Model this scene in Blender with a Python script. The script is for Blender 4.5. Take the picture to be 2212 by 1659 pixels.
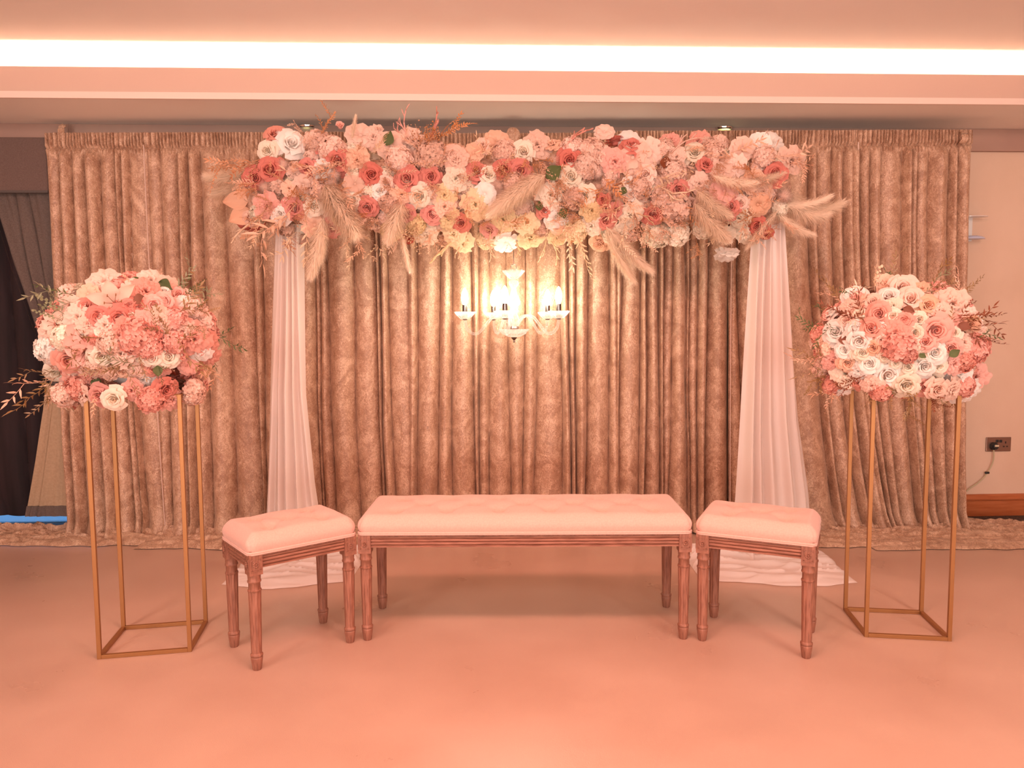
import bpy, bmesh, math, random
from mathutils import Vector, Matrix, Quaternion
from mathutils import noise as mn
for o in list(bpy.data.objects): bpy.data.objects.remove(o)
random.seed(7)
R = math.radians
PI = math.pi
scene = bpy.context.scene
col = scene.collection

# ------------------------------------------------------------------ camera
W, H = 2212, 1659
FPX, TILT, ROLL, CAMZ = 1608.0, R(4.484), R(-0.376), 1.25
cr, sr = math.cos(ROLL), math.sin(ROLL)
FWD = Vector((0, math.cos(TILT), -math.sin(TILT)))
UP0 = Vector((0, math.sin(TILT), math.cos(TILT)))
RT0 = Vector((1, 0, 0))
RT = RT0 * cr + UP0 * sr
UP = -RT0 * sr + UP0 * cr
cd = bpy.data.cameras.new('camera')
cd.sensor_width = 36.0
cd.lens = FPX / W * 36.0
cd.clip_start = 0.05
cam = bpy.data.objects.new('camera', cd)
col.objects.link(cam)
m = Matrix.Identity(4)
for i in range(3):
    m[i][0] = RT[i]; m[i][1] = UP[i]; m[i][2] = -FWD[i]
m[2][3] = CAMZ
cam.matrix_world = m
scene.camera = cam
EYE = Vector((0, 0, CAMZ))

def ray(px, py):
    return RT * (px - W / 2) - UP * (py - H / 2) + FWD * FPX
def at(px, py, Y):
    d = ray(px, py)
    return EYE + d * (Y / d.y)
def atz(px, py, z=0.0):
    d = ray(px, py)
    return EYE + d * ((z - CAMZ) / d.z)

# ------------------------------------------------------------------ world, lights, exposure
w = bpy.data.worlds.new('world'); scene.world = w; w.use_nodes = True
w.node_tree.nodes['Background'].inputs[0].default_value = (0.20, 0.50, 1.0, 1)
w.node_tree.nodes['Background'].inputs[1].default_value = 2.2
scene.view_settings.view_transform = 'Standard'
scene.view_settings.look = 'None'
scene.view_settings.gamma = 1.0
scene.view_settings.use_curve_mapping = False
scene.view_settings.exposure = 0.0
scene.cycles.use_denoising = True
scene.cycles.max_bounces = 6
scene.cycles.diffuse_bounces = 4
scene.cycles.glossy_bounces = 3
scene.cycles.transmission_bounces = 6
scene.cycles.transparent_max_bounces = 8
scene.cycles.sample_clamp_indirect = 6.0
scene.cycles.caustics_reflective = False
scene.cycles.caustics_refractive = False

def area(name, loc, look, sx, sy, power, color, spread=180):
    l = bpy.data.lights.new(name, 'AREA'); l.shape = 'RECTANGLE'; l.size = sx; l.size_y = sy
    l.energy = power; l.color = color; l.spread = R(spread)
    o = bpy.data.objects.new(name, l); col.objects.link(o)
    o.location = loc
    o.rotation_euler = (Vector(look) - Vector(loc)).to_track_quat('-Z', 'Y').to_euler()
    return o
PINK = (1.0, 0.38, 0.29)
area('pink_ceiling_panel_light', (0.0, 1.40, 2.68), (0, 1.7, 0), 1.8, 0.35, 56, PINK)
area('rear_fill_light', (0.0, -2.7, 0.85), (0, 4.3, 2.40), 6.5, 1.3, 85, (1.0, 0.88, 0.80), 110)  # added unseen fill behind the camera, tilted up to lift soffit and curtains
for sx in (-1, 1): area('high_fill_light', (sx * 2.3, -0.6, 2.62), (sx * 1.5, 4.0, 1.1), 0.5, 0.5, 40, (1.0, 0.84, 0.74))  # added pair out of view, harder fill from above for crisper curtain folds
for sx in (-1, 1): area('side_fill_light', (sx * 2.0, 1.25, 2.68), (sx * 1.9, 2.3, 0), 0.6, 0.3, 20, (1.0, 0.56, 0.46))  # extra unseen pair, added to spread pink on the floor and shape the domes
COVE = 60.0
BULB = 135.0
SPOT = 14.0

# ------------------------------------------------------------------ helpers
def set_in(n, name, v):
    if name in n.inputs: n.inputs[name].default_value = v
def mat(name, color=(0.8, 0.8, 0.8), rough=0.6, metal=0.0, **kw):
    m = bpy.data.materials.new(name); m.use_nodes = True
    b = m.node_tree.nodes['Principled BSDF']
    b.inputs['Base Color'].default_value = (*color, 1)
    b.inputs['Roughness'].default_value = rough
    b.inputs['Metallic'].default_value = metal
    for k, v in kw.items(): set_in(b, k.replace('_', ' '), v)
    return m
def nodes(m): return m.node_tree.nodes, m.node_tree.links, m.node_tree.nodes['Principled BSDF']
def noise_color(m, c1, c2, scale, detail=4, lo=0.35, hi=0.65, stretch=(1, 1, 1), bump=0.0, bscale=None, rough=None, distort=0.0, bdist=0.01):
    N, L, b = nodes(m)
    tc = N.new('ShaderNodeTexCoord'); mp = N.new('ShaderNodeMapping'); mp.inputs['Scale'].default_value = stretch
    L.new(tc.outputs['Object'], mp.inputs[0])
    n = N.new('ShaderNodeTexNoise'); n.inputs['Scale'].default_value = scale; n.inputs['Detail'].default_value = detail
    n.inputs['Distortion'].default_value = distort
    L.new(mp.outputs[0], n.inputs['Vector'])
    r = N.new('ShaderNodeValToRGB')
    r.color_ramp.elements[0].position = lo; r.color_ramp.elements[0].color = (*c1, 1)
    r.color_ramp.elements[1].position = hi; r.color_ramp.elements[1].color = (*c2, 1)
    L.new(n.outputs['Fac'], r.inputs[0]); L.new(r.outputs[0], b.inputs['Base Color'])
    if rough:
        mr = N.new('ShaderNodeMapRange'); mr.inputs['From Min'].default_value = lo; mr.inputs['From Max'].default_value = hi
        mr.inputs['To Min'].default_value = rough[0]; mr.inputs['To Max'].default_value = rough[1]
        L.new(n.outputs['Fac'], mr.inputs['Value']); L.new(mr.outputs[0], b.inputs['Roughness'])
    if bump:
        src = n
        if bscale:
            src = N.new('ShaderNodeTexNoise'); src.inputs['Scale'].default_value = bscale; src.inputs['Detail'].default_value = 3
            src.inputs['Distortion'].default_value = distort
            L.new(mp.outputs[0], src.inputs['Vector'])
        bp = N.new('ShaderNodeBump'); bp.inputs['Strength'].default_value = bump; bp.inputs['Distance'].default_value = bdist
        L.new(src.outputs['Fac'], bp.inputs['Height']); L.new(bp.outputs[0], b.inputs['Normal'])
    return m
def emis(name, color, strength):
    m = bpy.data.materials.new(name); m.use_nodes = True
    N, L = m.node_tree.nodes, m.node_tree.links
    N.remove(N['Principled BSDF'])
    e = N.new('ShaderNodeEmission'); e.inputs[0].default_value = (*color, 1); e.inputs[1].default_value = strength
    L.new(e.outputs[0], N['Material Output'].inputs[0])
    return m
def petal_mat(name, color, trans=0.3, var=0.08):
    m = bpy.data.materials.new(name); m.use_nodes = True
    N, L = m.node_tree.nodes, m.node_tree.links
    b = N['Principled BSDF']; b.inputs['Roughness'].default_value = 0.75
    oi = N.new('ShaderNodeObjectInfo')
    hs = N.new('ShaderNodeHueSaturation'); hs.inputs['Color'].default_value = (*color, 1)
    mr = N.new('ShaderNodeMapRange'); mr.inputs['To Min'].default_value = 1 - var; mr.inputs['To Max'].default_value = 1 + var
    L.new(oi.outputs['Random'], mr.inputs['Value']); L.new(mr.outputs[0], hs.inputs['Value'])
    mr2 = N.new('ShaderNodeMapRange'); mr2.inputs['To Min'].default_value = 1.12; mr2.inputs['To Max'].default_value = 0.85
    L.new(oi.outputs['Random'], mr2.inputs['Value']); L.new(mr2.outputs[0], hs.inputs['Saturation'])
    L.new(hs.outputs[0], b.inputs['Base Color'])
    t = N.new('ShaderNodeBsdfTranslucent'); L.new(hs.outputs[0], t.inputs[0])
    mx = N.new('ShaderNodeMixShader'); mx.inputs[0].default_value = trans
    L.new(b.outputs[0], mx.inputs[1]); L.new(t.outputs[0], mx.inputs[2])
    L.new(mx.outputs[0], N['Material Output'].inputs[0])
    return m

class MB:
    """collects vertices and faces; build() links them as ONE mesh object"""
    def __init__(s): s.v = []; s.f = []
    def add(s, vs, fs, M=None):
        o = len(s.v)
        s.v += [(M @ Vector(p))[:] for p in vs] if M is not None else [tuple(p) for p in vs]
        s.f += [tuple(i + o for i in q) for q in fs]
    def box(s, x0, x1, y0, y1, z0, z1, M=None):
        s.add([(x0, y0, z0), (x1, y0, z0), (x1, y1, z0), (x0, y1, z0), (x0, y0, z1), (x1, y0, z1), (x1, y1, z1), (x0, y1, z1)],
              [(0, 3, 2, 1), (4, 5, 6, 7), (0, 1, 5, 4), (1, 2, 6, 5), (2, 3, 7, 6), (3, 0, 4, 7)], M)
    def lathe(s, prof, n=24, M=None, fn=None):
        vs = []; fs = []
        for k, (r, z) in enumerate(prof):
            for i in range(n):
                a = 2 * PI * i / n
                rr = r if fn is None else fn(r, z, a)
                vs.append((rr * math.cos(a), rr * math.sin(a), z))
        for k in range(len(prof) - 1):
            for i in range(n):
                j = (i + 1) % n
                fs.append((k * n + i, k * n + j, (k + 1) * n + j, (k + 1) * n + i))
        c0 = len(vs); vs.append((0, 0, prof[0][1])); vs.append((0, 0, prof[-1][1]))
        for i in range(n):
            j = (i + 1) % n
            fs.append((c0, j, i)); fs.append((c0 + 1, (len(prof) - 1) * n + i, (len(prof) - 1) * n + j))
        s.add(vs, fs, M)
    def tube(s, pts, r, n=8, taper=None):
        pts = [Vector(p) for p in pts]; vs = []; fs = []
        up = Vector((0.13, 0.21, 1)).normalized()
        for k, p in enumerate(pts):
            d = (pts[min(k + 1, len(pts) - 1)] - pts[max(k - 1, 0)]).normalized()
            a = d.cross(up)
            if a.length < 0.1: a = d.cross(Vector((1, 0, 0)))
            a.normalize(); b = d.cross(a).normalized()
            rr = r if taper is None else r * taper(k / (len(pts) - 1))
            for i in range(n):
                t = 2 * PI * i / n
                vs.append(p + (a * math.cos(t) + b * math.sin(t)) * rr)
        for k in range(len(pts) - 1):
            for i in range(n):
                j = (i + 1) % n
                fs.append((k * n + i, k * n + j, (k + 1) * n + j, (k + 1) * n + i))
        fs.append(tuple(range(n - 1, -1, -1))); fs.append(tuple((len(pts) - 1) * n + i for i in range(n)))
        s.add(vs, fs)
    def grid(s, rows, M=None):
        nr, nc = len(rows), len(rows[0])
        s.add([p for r in rows for p in r], [(i * nc + j, i * nc + j + 1, (i + 1) * nc + j + 1, (i + 1) * nc + j) for i in range(nr - 1) for j in range(nc - 1)], M)
    def mesh(s, name, smooth=True):
        me = bpy.data.meshes.new(name); me.from_pydata(s.v, [], s.f); me.update()
        if smooth: me.polygons.foreach_set('use_smooth', [True] * len(me.polygons))
        return me
    def build(s, name, material, parent=None, smooth=True, bevel=0.0, angle=40):
        me = s.mesh(name, smooth)
        me.materials.append(material)
        if smooth:
            try: me.set_sharp_from_angle(angle=R(angle))
            except Exception: pass
        return link(name, me, parent, bevel)
def link(name, me, parent=None, bevel=0.0):
    o = bpy.data.objects.new(name, me); col.objects.link(o)
    if parent is not None: o.parent = parent
    if bevel:
        b = o.modifiers.new('bevel', 'BEVEL'); b.width = bevel; b.segments = 2; b.limit_method = 'ANGLE'
    return o
def tag(o, label=None, cat=None, group=None, kind=None):
    if label: o['label'] = label
    if cat: o['category'] = cat
    if group: o['group'] = group
    if kind: o['kind'] = kind
    return o
def empty(name, loc, rz=0.0):
    o = bpy.data.objects.new(name, None); o.empty_display_size = 0.1; col.objects.link(o)
    o.location = loc; o.rotation_euler = (0, 0, rz); return o
def copy_tree(o, parent=None):
    c = o.copy(); col.objects.link(c); c.parent = parent
    for ch in list(o.children): copy_tree(ch, c)
    return c
def orient(n, roll=0.0):
    q = Vector(n).normalized().to_track_quat('Z', 'Y')
    return (q.to_matrix() @ Matrix.Rotation(roll, 3, 'Z')).to_4x4()

# ------------------------------------------------------------------ materials
M_floor = mat('cream_vinyl_floor', rough=0.45)
noise_color(M_floor, (0.54, 0.35, 0.265), (0.62, 0.42, 0.325), 2.2, 6, 0.3, 0.7, (1, 1, 1), bump=0.35, bscale=260, rough=(0.26, 0.42), bdist=0.0012)
M_carpet = mat('dark_carpet', rough=1.0); noise_color(M_carpet, (0.05, 0.035, 0.03), (0.12, 0.08, 0.06), 120, 3, bump=0.5)
M_ceil = mat('ceiling_paint', rough=0.75); noise_color(M_ceil, (0.90, 0.83, 0.76), (0.95, 0.89, 0.83), 1.2, 5, 0.3, 0.7, (0.6, 1, 1), bump=0.05, bscale=60)
M_fascia = mat('cove_face_paint', (0.64, 0.45, 0.37), 0.8)
M_wall = mat('wall_paint', rough=0.9); noise_color(M_wall, (0.74, 0.55, 0.42), (0.78, 0.59, 0.46), 3, 4, bump=0.08, bscale=200)
M_band = mat('shaded_wall_band', rough=0.9); noise_color(M_band, (0.42, 0.27, 0.22), (0.46, 0.30, 0.24), 3, 3, bump=0.05, bscale=200)  # wall colour darkened to carry the shade under the soffit
M_base = mat('varnished_wood_baseboard', rough=0.35); noise_color(M_base, (0.38, 0.10, 0.03), (0.50, 0.16, 0.06), 6, 6, 0.3, 0.7, (1, 1, 12), bump=0.1)
M_trim = mat('soffit_edge_trim', (0.86, 0.68, 0.6), 0.6)

def velvet(name, c1, c2, c3):
    m = mat(name, c1, 0.33); N, L, b = nodes(m)
    tc = N.new('ShaderNodeTexCoord')
    mp = N.new('ShaderNodeMapping'); mp.inputs['Scale'].default_value = (1, 1, 0.75)
    L.new(tc.outputs['Object'], mp.inputs[0])
    n1 = N.new('ShaderNodeTexNoise'); n1.inputs['Scale'].default_value = 62; n1.inputs['Detail'].default_value = 5; n1.inputs['Distortion'].default_value = 2.6
    n2 = N.new('ShaderNodeTexNoise'); n2.inputs['Scale'].default_value = 11; n2.inputs['Detail'].default_value = 3; n2.inputs['Distortion'].default_value = 1.5
    L.new(mp.outputs[0], n1.inputs['Vector']); L.new(mp.outputs[0], n2.inputs['Vector'])
    r = N.new('ShaderNodeValToRGB'); e = r.color_ramp.elements
    e[0].position = 0.36; e[0].color = (*c1, 1); e[1].position = 0.66; e[1].color = (*c3, 1)
    x = r.color_ramp.elements.new(0.5); x.color = (*c2, 1); e[0].position = .40; r.color_ramp.elements[-1].position = .62
    ad = N.new('ShaderNodeMath'); ad.operation = 'MULTIPLY_ADD'; ad.inputs[1].default_value = 0.45
    L.new(n2.outputs['Fac'], ad.inputs[0])
    m2 = N.new('ShaderNodeMath'); m2.operation = 'MULTIPLY'; m2.inputs[1].default_value = 0.55
    L.new(n1.outputs['Fac'], m2.inputs[0]); L.new(m2.outputs[0], ad.inputs[2])
    L.new(ad.outputs[0], r.inputs[0]); L.new(r.outputs[0], b.inputs['Base Color'])
    bp = N.new('ShaderNodeBump'); bp.inputs['Strength'].default_value = 0.8; bp.inputs['Distance'].default_value = 0.005
    L.new(n1.outputs['Fac'], bp.inputs['Height']); L.new(bp.outputs[0], b.inputs['Normal'])
    set_in(b, 'Sheen Weight', 0.3); set_in(b, 'Sheen Roughness', 0.35); set_in(b, 'Sheen Tint', (1.0, 0.8, 0.65, 1))
    set_in(b, 'Specular IOR Level', 0.6)
    return m
M_velvet = velvet('champagne_crushed_velvet', (0.37, 0.20, 0.125), (0.51, 0.305, 0.20), (0.72, 0.49, 0.35))
M_selv = mat('pale_selvedge', (0.74, 0.55, 0.47), 0.7)
M_greycloth = mat('grey_curtain_cloth', rough=0.9); noise_color(M_greycloth, (0.115, 0.085, 0.075), (0.15, 0.115, 0.10), 150, 3, bump=0.1)
M_pelmet = mat('grey_brown_pelmet_cloth', rough=0.9); noise_color(M_pelmet, (0.13, 0.085, 0.075), (0.16, 0.11, 0.095), 200, 3, bump=0.1)
M_lining = mat('beige_curtain_lining', rough=0.9); noise_color(M_lining, (0.40, 0.29, 0.19), (0.45, 0.33, 0.22), 90, 3, bump=0.05)
M_black = mat('black_sheer_cloth', rough=0.85); noise_color(M_black, (0.010, 0.006, 0.008), (0.035, 0.018, 0.022), 14, 3, 0.3, 0.7, (1, 1, 0.1), bump=0.1)
M_chif = petal_mat('white_chiffon', (0.97, 0.89, 0.85), 0.35, 0.0)
M_cushion = mat('blush_linen_upholstery', rough=0.85, Sheen_Weight=0.3); noise_color(M_cushion, (0.70, 0.405, 0.335), (0.77, 0.47, 0.39), 180, 3, 0.3, 0.7, bump=0.25, bscale=500, bdist=0.001)
M_wood = mat('limed_wood', rough=0.55); noise_color(M_wood, (0.21, 0.080, 0.048), (0.40, 0.175, 0.115), 26, 6, 0.3, 0.7, (5, 5, 0.6), bump=0.25, bdist=0.002)
M_woodh = mat('limed_wood_rail', rough=0.55); noise_color(M_woodh, (0.21, 0.080, 0.048), (0.40, 0.175, 0.115), 26, 6, 0.3, 0.7, (0.6, 5, 5), bump=0.25, bdist=0.002)
M_lime = mat('pale_lime_wax', (0.72, 0.46, 0.36), 0.7)
M_gold = mat('satin_gold_metal', (0.36, 0.165, 0.06), 0.42, 0.6)
M_glass = mat('cut_crystal_glass', (0.97, 0.97, 0.97), 0.08, 0.0, Transmission_Weight=0.4, IOR=1.45)
_N, _L, _b = M_glass.node_tree.nodes, M_glass.node_tree.links, M_glass.node_tree.nodes['Principled BSDF']
_t = _N.new('ShaderNodeBsdfTransparent'); _u = _N.new('ShaderNodeBsdfTranslucent'); _lw = _N.new('ShaderNodeLayerWeight'); _lw.inputs[0].default_value = 0.35
_u.inputs[0].default_value = (1, 1, 1, 1)
_m1 = _N.new('ShaderNodeMixShader'); _m1.inputs[0].default_value = 0.5; _L.new(_b.outputs[0], _m1.inputs[1]); _L.new(_u.outputs[0], _m1.inputs[2])
_mr = _N.new('ShaderNodeMapRange'); _mr.inputs['To Min'].default_value = 0.10; _mr.inputs['To Max'].default_value = 0.85
_L.new(_lw.outputs['Facing'], _mr.inputs['Value'])
_m2 = _N.new('ShaderNodeMixShader'); _L.new(_mr.outputs[0], _m2.inputs[0]); _L.new(_t.outputs[0], _m2.inputs[1]); _L.new(_m1.outputs[0], _m2.inputs[2])
_L.new(_m2.outputs[0], _N['Material Output'].inputs[0])
M_chrome = mat('chrome', (0.75, 0.72, 0.7), 0.15, 1.0)
M_dchrome = mat('dark_chrome', (0.22, 0.20, 0.19), 0.25, 1.0)
M_bulb = emis('bulb_glow', (1.0, 0.87, 0.66), BULB)
M_led = emis('led_strip_glow', (1.0, 0.70, 0.54), COVE)
M_spot = emis('downlight_glow', (0.80, 1.0, 0.42), 9.0)
M_whiteplast = mat('white_plastic', (0.8, 0.8, 0.78), 0.35)
M_blackplast = mat('black_plastic', (0.02, 0.02, 0.02), 0.35)
M_bronze = mat('brushed_bronze_plate', (0.30, 0.20, 0.16), 0.35, 0.8)
M_cable = mat('cream_cable', (0.55, 0.48, 0.30), 0.5)
M_pole = mat('white_painted_pole', (0.85, 0.8, 0.76), 0.4)
M_plate = mat('dark_grey_steel', (0.10, 0.085, 0.08), 0.5, 0.3)
M_outground = mat('outdoor_paving', (0.6, 0.62, 0.65), 0.9)
M_frame = mat('dark_window_frame', (0.03, 0.03, 0.035), 0.4)
M_pane = bpy.data.materials.new('window_pane'); M_pane.use_nodes = True
_N, _L = M_pane.node_tree.nodes, M_pane.node_tree.links
_t = _N.new('ShaderNodeBsdfTransparent'); _g = _N.new('ShaderNodeBsdfGlossy'); _g.inputs['Roughness'].default_value = 0.02
_m = _N.new('ShaderNodeMixShader'); _m.inputs[0].default_value = 0.06
_L.new(_t.outputs[0], _m.inputs[1]); _L.new(_g.outputs[0], _m.inputs[2]); _L.new(_m.outputs[0], _N['Material Output'].inputs[0])

# ------------------------------------------------------------------ room shell (walls run a little askew to the lens: slope SK)
SK = 0.045
ZS, ZC = 2.45, 2.73          # soffit and tray heights
YW = 4.63                    # back wall at x = 0
YL = 4.09                    # soffit lip at x = 0
XL, XR, YB = -4.6, 4.6, -3.0
def skewx(x, y): return y + SK * x
def skbox(mb, x0, x1, y0, y1, z0, z1):
    vs = [(x0, skewx(x0, y0), z0), (x1, skewx(x1, y0), z0), (x1, skewx(x1, y1), z0), (x0, skewx(x0, y1), z0),
          (x0, skewx(x0, y0), z1), (x1, skewx(x1, y0), z1), (x1, skewx(x1, y1), z1), (x0, skewx(x0, y1), z1)]
    mb.add(vs, [(0, 3, 2, 1), (4, 5, 6, 7), (0, 1, 5, 4), (1, 2, 6, 5), (2, 3, 7, 6), (3, 0, 4, 7)])
def structure(name, mb, m, label=None, **k):
    o = mb.build(name, m, None, smooth=False, **k); tag(o, label, None, None, 'structure'); return o
b = MB(); skbox(b, XL - .1, XR + .1, YB - .1, 4.47, -0.06, 0.0)
structure('floor', b, M_floor, 'cream vinyl floor with a soft pink sheen under the benches')
b = MB(); skbox(b, XL - .1, XR + .1, 4.47, 4.90, -0.06, -0.004)
structure('floor.001', b, M_carpet, 'dark carpet strip along the foot of the back wall')
WX = -2.50
b = MB()
skbox(b, WX, XR + .1, YW, YW + .12, -0.05, 2.9)
skbox(b, XL - .1, WX, YW, YW + .12, 2.30, 2.9)
structure('wall_back', b, M_wall, 'peach painted back wall behind the curtains')
b = MB(); skbox(b, XL - .1, XL, YB, 5.3, -0.05, 2.9); structure('wall_left', b, M_wall, 'side wall beyond the dark window')
b = MB(); skbox(b, XR, XR + .1, YB, 5.3, -0.05, 2.9); structure('wall_right', b, M_wall, 'side wall on the socket side')
b = MB(); skbox(b, XL - .1, XR + .1, YB - .1, YB, -0.05, 2.9); structure('wall_front', b, M_wall, 'wall behind the viewer')
# window recess
b = MB(); skbox(b, WX, WX + .08, YW + .12, 5.15, -0.05, 2.4); skbox(b, XL - .1, WX + .08, YW + .12, 5.15, 2.30, 2.4)
structure('wall_back.001', b, M_wall, 'reveal of the curtained window recess')
b = MB(); skbox(b, XL - .1, WX, 4.91, 4.94, -0.06, -0.006)
for x0, x1 in ((XL, XL + .07), (-3.45, -3.38), (WX - .07, WX)): skbox(b, x0, x1, 4.90, 4.95, 0.0, 2.30)
skbox(b, XL, WX, 4.90, 4.95, 2.2, 2.30)
wn = structure('window_1', b, M_frame, 'dark framed glazed door hidden behind black curtains')
for x0, x1 in ((XL + .07, -3.45), (-3.38, WX - .07)):
    b = MB(); skbox(b, x0, x1, 4.922, 4.928, -0.005, 2.2); b.build('pane', M_pane, wn, smooth=False)
b = MB(); skbox(b, -8, -1.8, 4.94, 9, -0.10, -0.008); structure('ground', b, M_outground, 'paving outside the glazed door')
# wall bands under the soffit
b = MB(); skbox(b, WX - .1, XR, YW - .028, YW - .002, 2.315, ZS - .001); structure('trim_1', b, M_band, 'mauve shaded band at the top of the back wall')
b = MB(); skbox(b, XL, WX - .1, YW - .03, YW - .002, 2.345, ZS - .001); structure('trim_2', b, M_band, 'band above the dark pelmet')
# ceiling tray, soffit, fascia, lip
TX, TY = 4.1, -1.9
b = MB(); skbox(b, XL - .1, XR + .1, YB - .1, 5.3, ZC, ZC + .08)
structure('ceiling', b, M_ceil, 'raised cream ceiling tray washed by the cove light')
b = MB(); skbox(b, XL, XR, YL + .012, YW + .1, ZS, ZS + .03)
skbox(b, -XR, -TX, TY, YL, ZS, ZS + .03); skbox(b, TX, XR, TY, YL, ZS, ZS + .03); skbox(b, XL, XR, YB, TY, ZS, ZS + .03)
structure('ceiling.001', b, M_ceil, 'lower soffit above the curtains')
b = MB(); skbox(b, -TX, TX, YL, YL + .012, ZS - .002, ZS + .032)
structure('trim_3', b, M_trim, 'pale pink edge strip of the soffit')
b = MB(); skbox(b, -TX, TX, YL + .03, YL + .05, ZS + .03, 2.617); skbox(b, -TX, TX, TY - .05, TY - .03, ZS + .03, 2.617)
skbox(b, -TX - .05, -TX - .03, TY, YL, ZS + .03, 2.617); skbox(b, TX + .03, TX + .05, TY, YL, ZS + .03, 2.617)
structure('trim_4', b, M_fascia, 'upright face of the cove below the bright light line')
b = MB(); skbox(b, XL, XR, YL + .26, YL + .30, ZS + .03, ZC)
structure('trim_5', b, M_ceil, 'back of the light cove')
b = MB(); skbox(b, -TX, TX, YL + .10, YL + .12, ZS + .06, ZS + .075)
led = b.build('led_strip', M_led, None, smooth=False); tag(led, 'glowing strip light hidden in the ceiling cove above the curtains', 'light')
b = MB(); skbox(b, -TX, TX, TY - .14, TY - .12, ZS + .06, ZS + .075)
led2 = b.build('led_strip', M_led, None, smooth=False); tag(led2, 'glowing strip light in the cove behind the viewer', 'light')
# baseboard with a rounded top bead
b = MB()
prof = [(0, 0.0), (-.018, 0.0), (-.018, .100), (-.024, .106), (-.026, .116), (-.020, .128), (-.010, .138), (0, .142)]
rows = []
for x in (WX + .0, XR): rows.append([(x, skewx(x, YW) + p[0] - .001, p[1] - .003) for p in prof])
b.grid(rows)
o = b.build('baseboard_back', M_base, None, smooth=True, angle=25); tag(o, 'orange brown varnished baseboard with a rounded top bead', kind='structure')

# ------------------------------------------------------------------ recessed downlights
def downlight(px, py, label):
    p = atz(px, py, ZS - .012)
    t = empty('downlight', (p.x, p.y, ZS)); tag(t, label, 'downlight', 'recessed downlights in the soffit')
    b = MB(); b.lathe([(.044, -.004), (.046, -.016), (.056, -.014), (.060, -.004), (.060, 0)], 32); b.build('bezel', M_chrome, t)
    b = MB(); b.lathe([(.001, -.0100), (.043, -.0100), (.043, -.003), (.001, -.003)], 24); b.build('lamp_face', M_spot, t)
    l = bpy.data.lights.new('downlight_beam', 'SPOT'); l.energy = SPOT; l.color = (0.95, 1.0, 0.62); l.spot_size = R(130); l.spot_blend = 0.6; l.shadow_soft_size = 0.04
    lo = bpy.data.objects.new('downlight_beam', l); col.objects.link(lo); lo.parent = t; lo.location = (0, -0.0, -.03)
downlight(665, 278, 'round recessed downlight above the left end of the flower garland')
downlight(1563, 281, 'round recessed downlight above the right end of the flower garland')

# ------------------------------------------------------------------ velvet curtains
def yc(x): return 4.43 + 0.012 * x
ZT = 2.376
def frand(x, s=0.0): return mn.noise(Vector((x, s, 0.37)))
def curtain(px0, px1, label, seed, drift=(0, 0), top=0.0, ztop=ZT, pile=None):
    x0 = at(px0, 600, 4.43).x; x1 = at(px1, 600, 4.43).x
    rnd = random.Random(seed)
    # fold edges in u
    edges = [0.0]; wdt = x1 - x0
    while edges[-1] < wdt:
        edges.append(edges[-1] + rnd.choice((.04, .055, .07, .085, .10, .13)) * rnd.uniform(.85, 1.15))
    k = wdt / edges[-1]; edges = [e * k for e in edges]
    amp = [rnd.uniform(.045, .085) * min(1, (edges[i + 1] - edges[i]) / .06 + .25) for i in range(len(edges) - 1)]
    off = [rnd.uniform(-.018, .018) for _ in amp]
    sh = [rnd.uniform(-.03, .03) for _ in edges]; sh[0] = sh[-1] = 0
    nc = int(wdt / .0026); zs = []
    z = ztop
    while z > 0.015:
        zs.append(z); z -= .006 if z > ztop - .13 else (.022 if z > ztop - .4 else .045)
    zs.append(0.012)
    rows = []
    for z in zs:
        v = (ztop - z) / ztop
        row = []; g = v * v
        E = [edges[i] + sh[i] * (v ** 1.5) * 1.2 + .012 * frand(i * 3.1, z * 1.3 + seed) * min(1, v * 4) for i in range(len(edges))]
        for i in range(1, len(E)): E[i] = max(E[i], E[i - 1] + .012)
        kk = wdt / E[-1]; E = [e * kk for e in E]
        hd = ztop - z
        fine = 1.0 if hd < .085 else max(0.0, 1 - (hd - .085) / .05)
        big = 1 - fine * .93
        big = min(big, 1.0)
        pinch = math.exp(-((hd - .09) / .008) ** 2)
        j = 0
        for c in range(nc + 1):
            u = wdt * c / nc
            while j < len(E) - 2 and u > E[j + 1]: j += 1
            s = min(1, max(0, (u - E[j]) / (E[j + 1] - E[j])))
            lobe = (math.sin(PI * s) ** 0.62) if 0 < s < 1 else 0.0
            grow = 0.75 + 0.45 * v
            y = -(amp[j] * lobe * grow + off[j] * big * math.sin(PI * s)) * big
            if v > 0.03:
                y += .008 * mn.noise(Vector((u * 16, z * 3.0, seed))) * big
            if fine > 0:
                ff = abs(math.sin(PI * (u / .021 + 1.4 * mn.noise(Vector((u * 9, z * 1.5, seed + 5))) + .3 * mn.noise(Vector((u * 38, z * 4, seed + 9)))))) ** .7
                env = min(1.0, hd / .006) * (1 - .6 * pinch)
                y -= (.002 + .027 * ff) * fine * env
            uu = u / wdt
            x = x0 + u + (drift[0] * (1 - uu) + drift[1] * uu) * (v ** 2.2)
            if v < .06: x += .003 * mn.noise(Vector((u * 40, z * 30, 2)))
            zz = z - (top * (1 if hd < .1 else max(0, 1 - (hd - .1) / .2)))
            if hd < .001: zz += .006 * mn.noise(Vector((u * 60, 1, 1)))
            if z < .1: y -= (.1 - z) * .5
            row.append((x, yc(x) + y, zz))
        rows.append(row)
    b = MB(); b.grid(rows)
    o = b.build('velvet_curtain', M_velvet, None); o.data.flip_normals()
    tag(o, label, 'curtain', 'crushed velvet backdrop curtains')
    return o, rows
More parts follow.
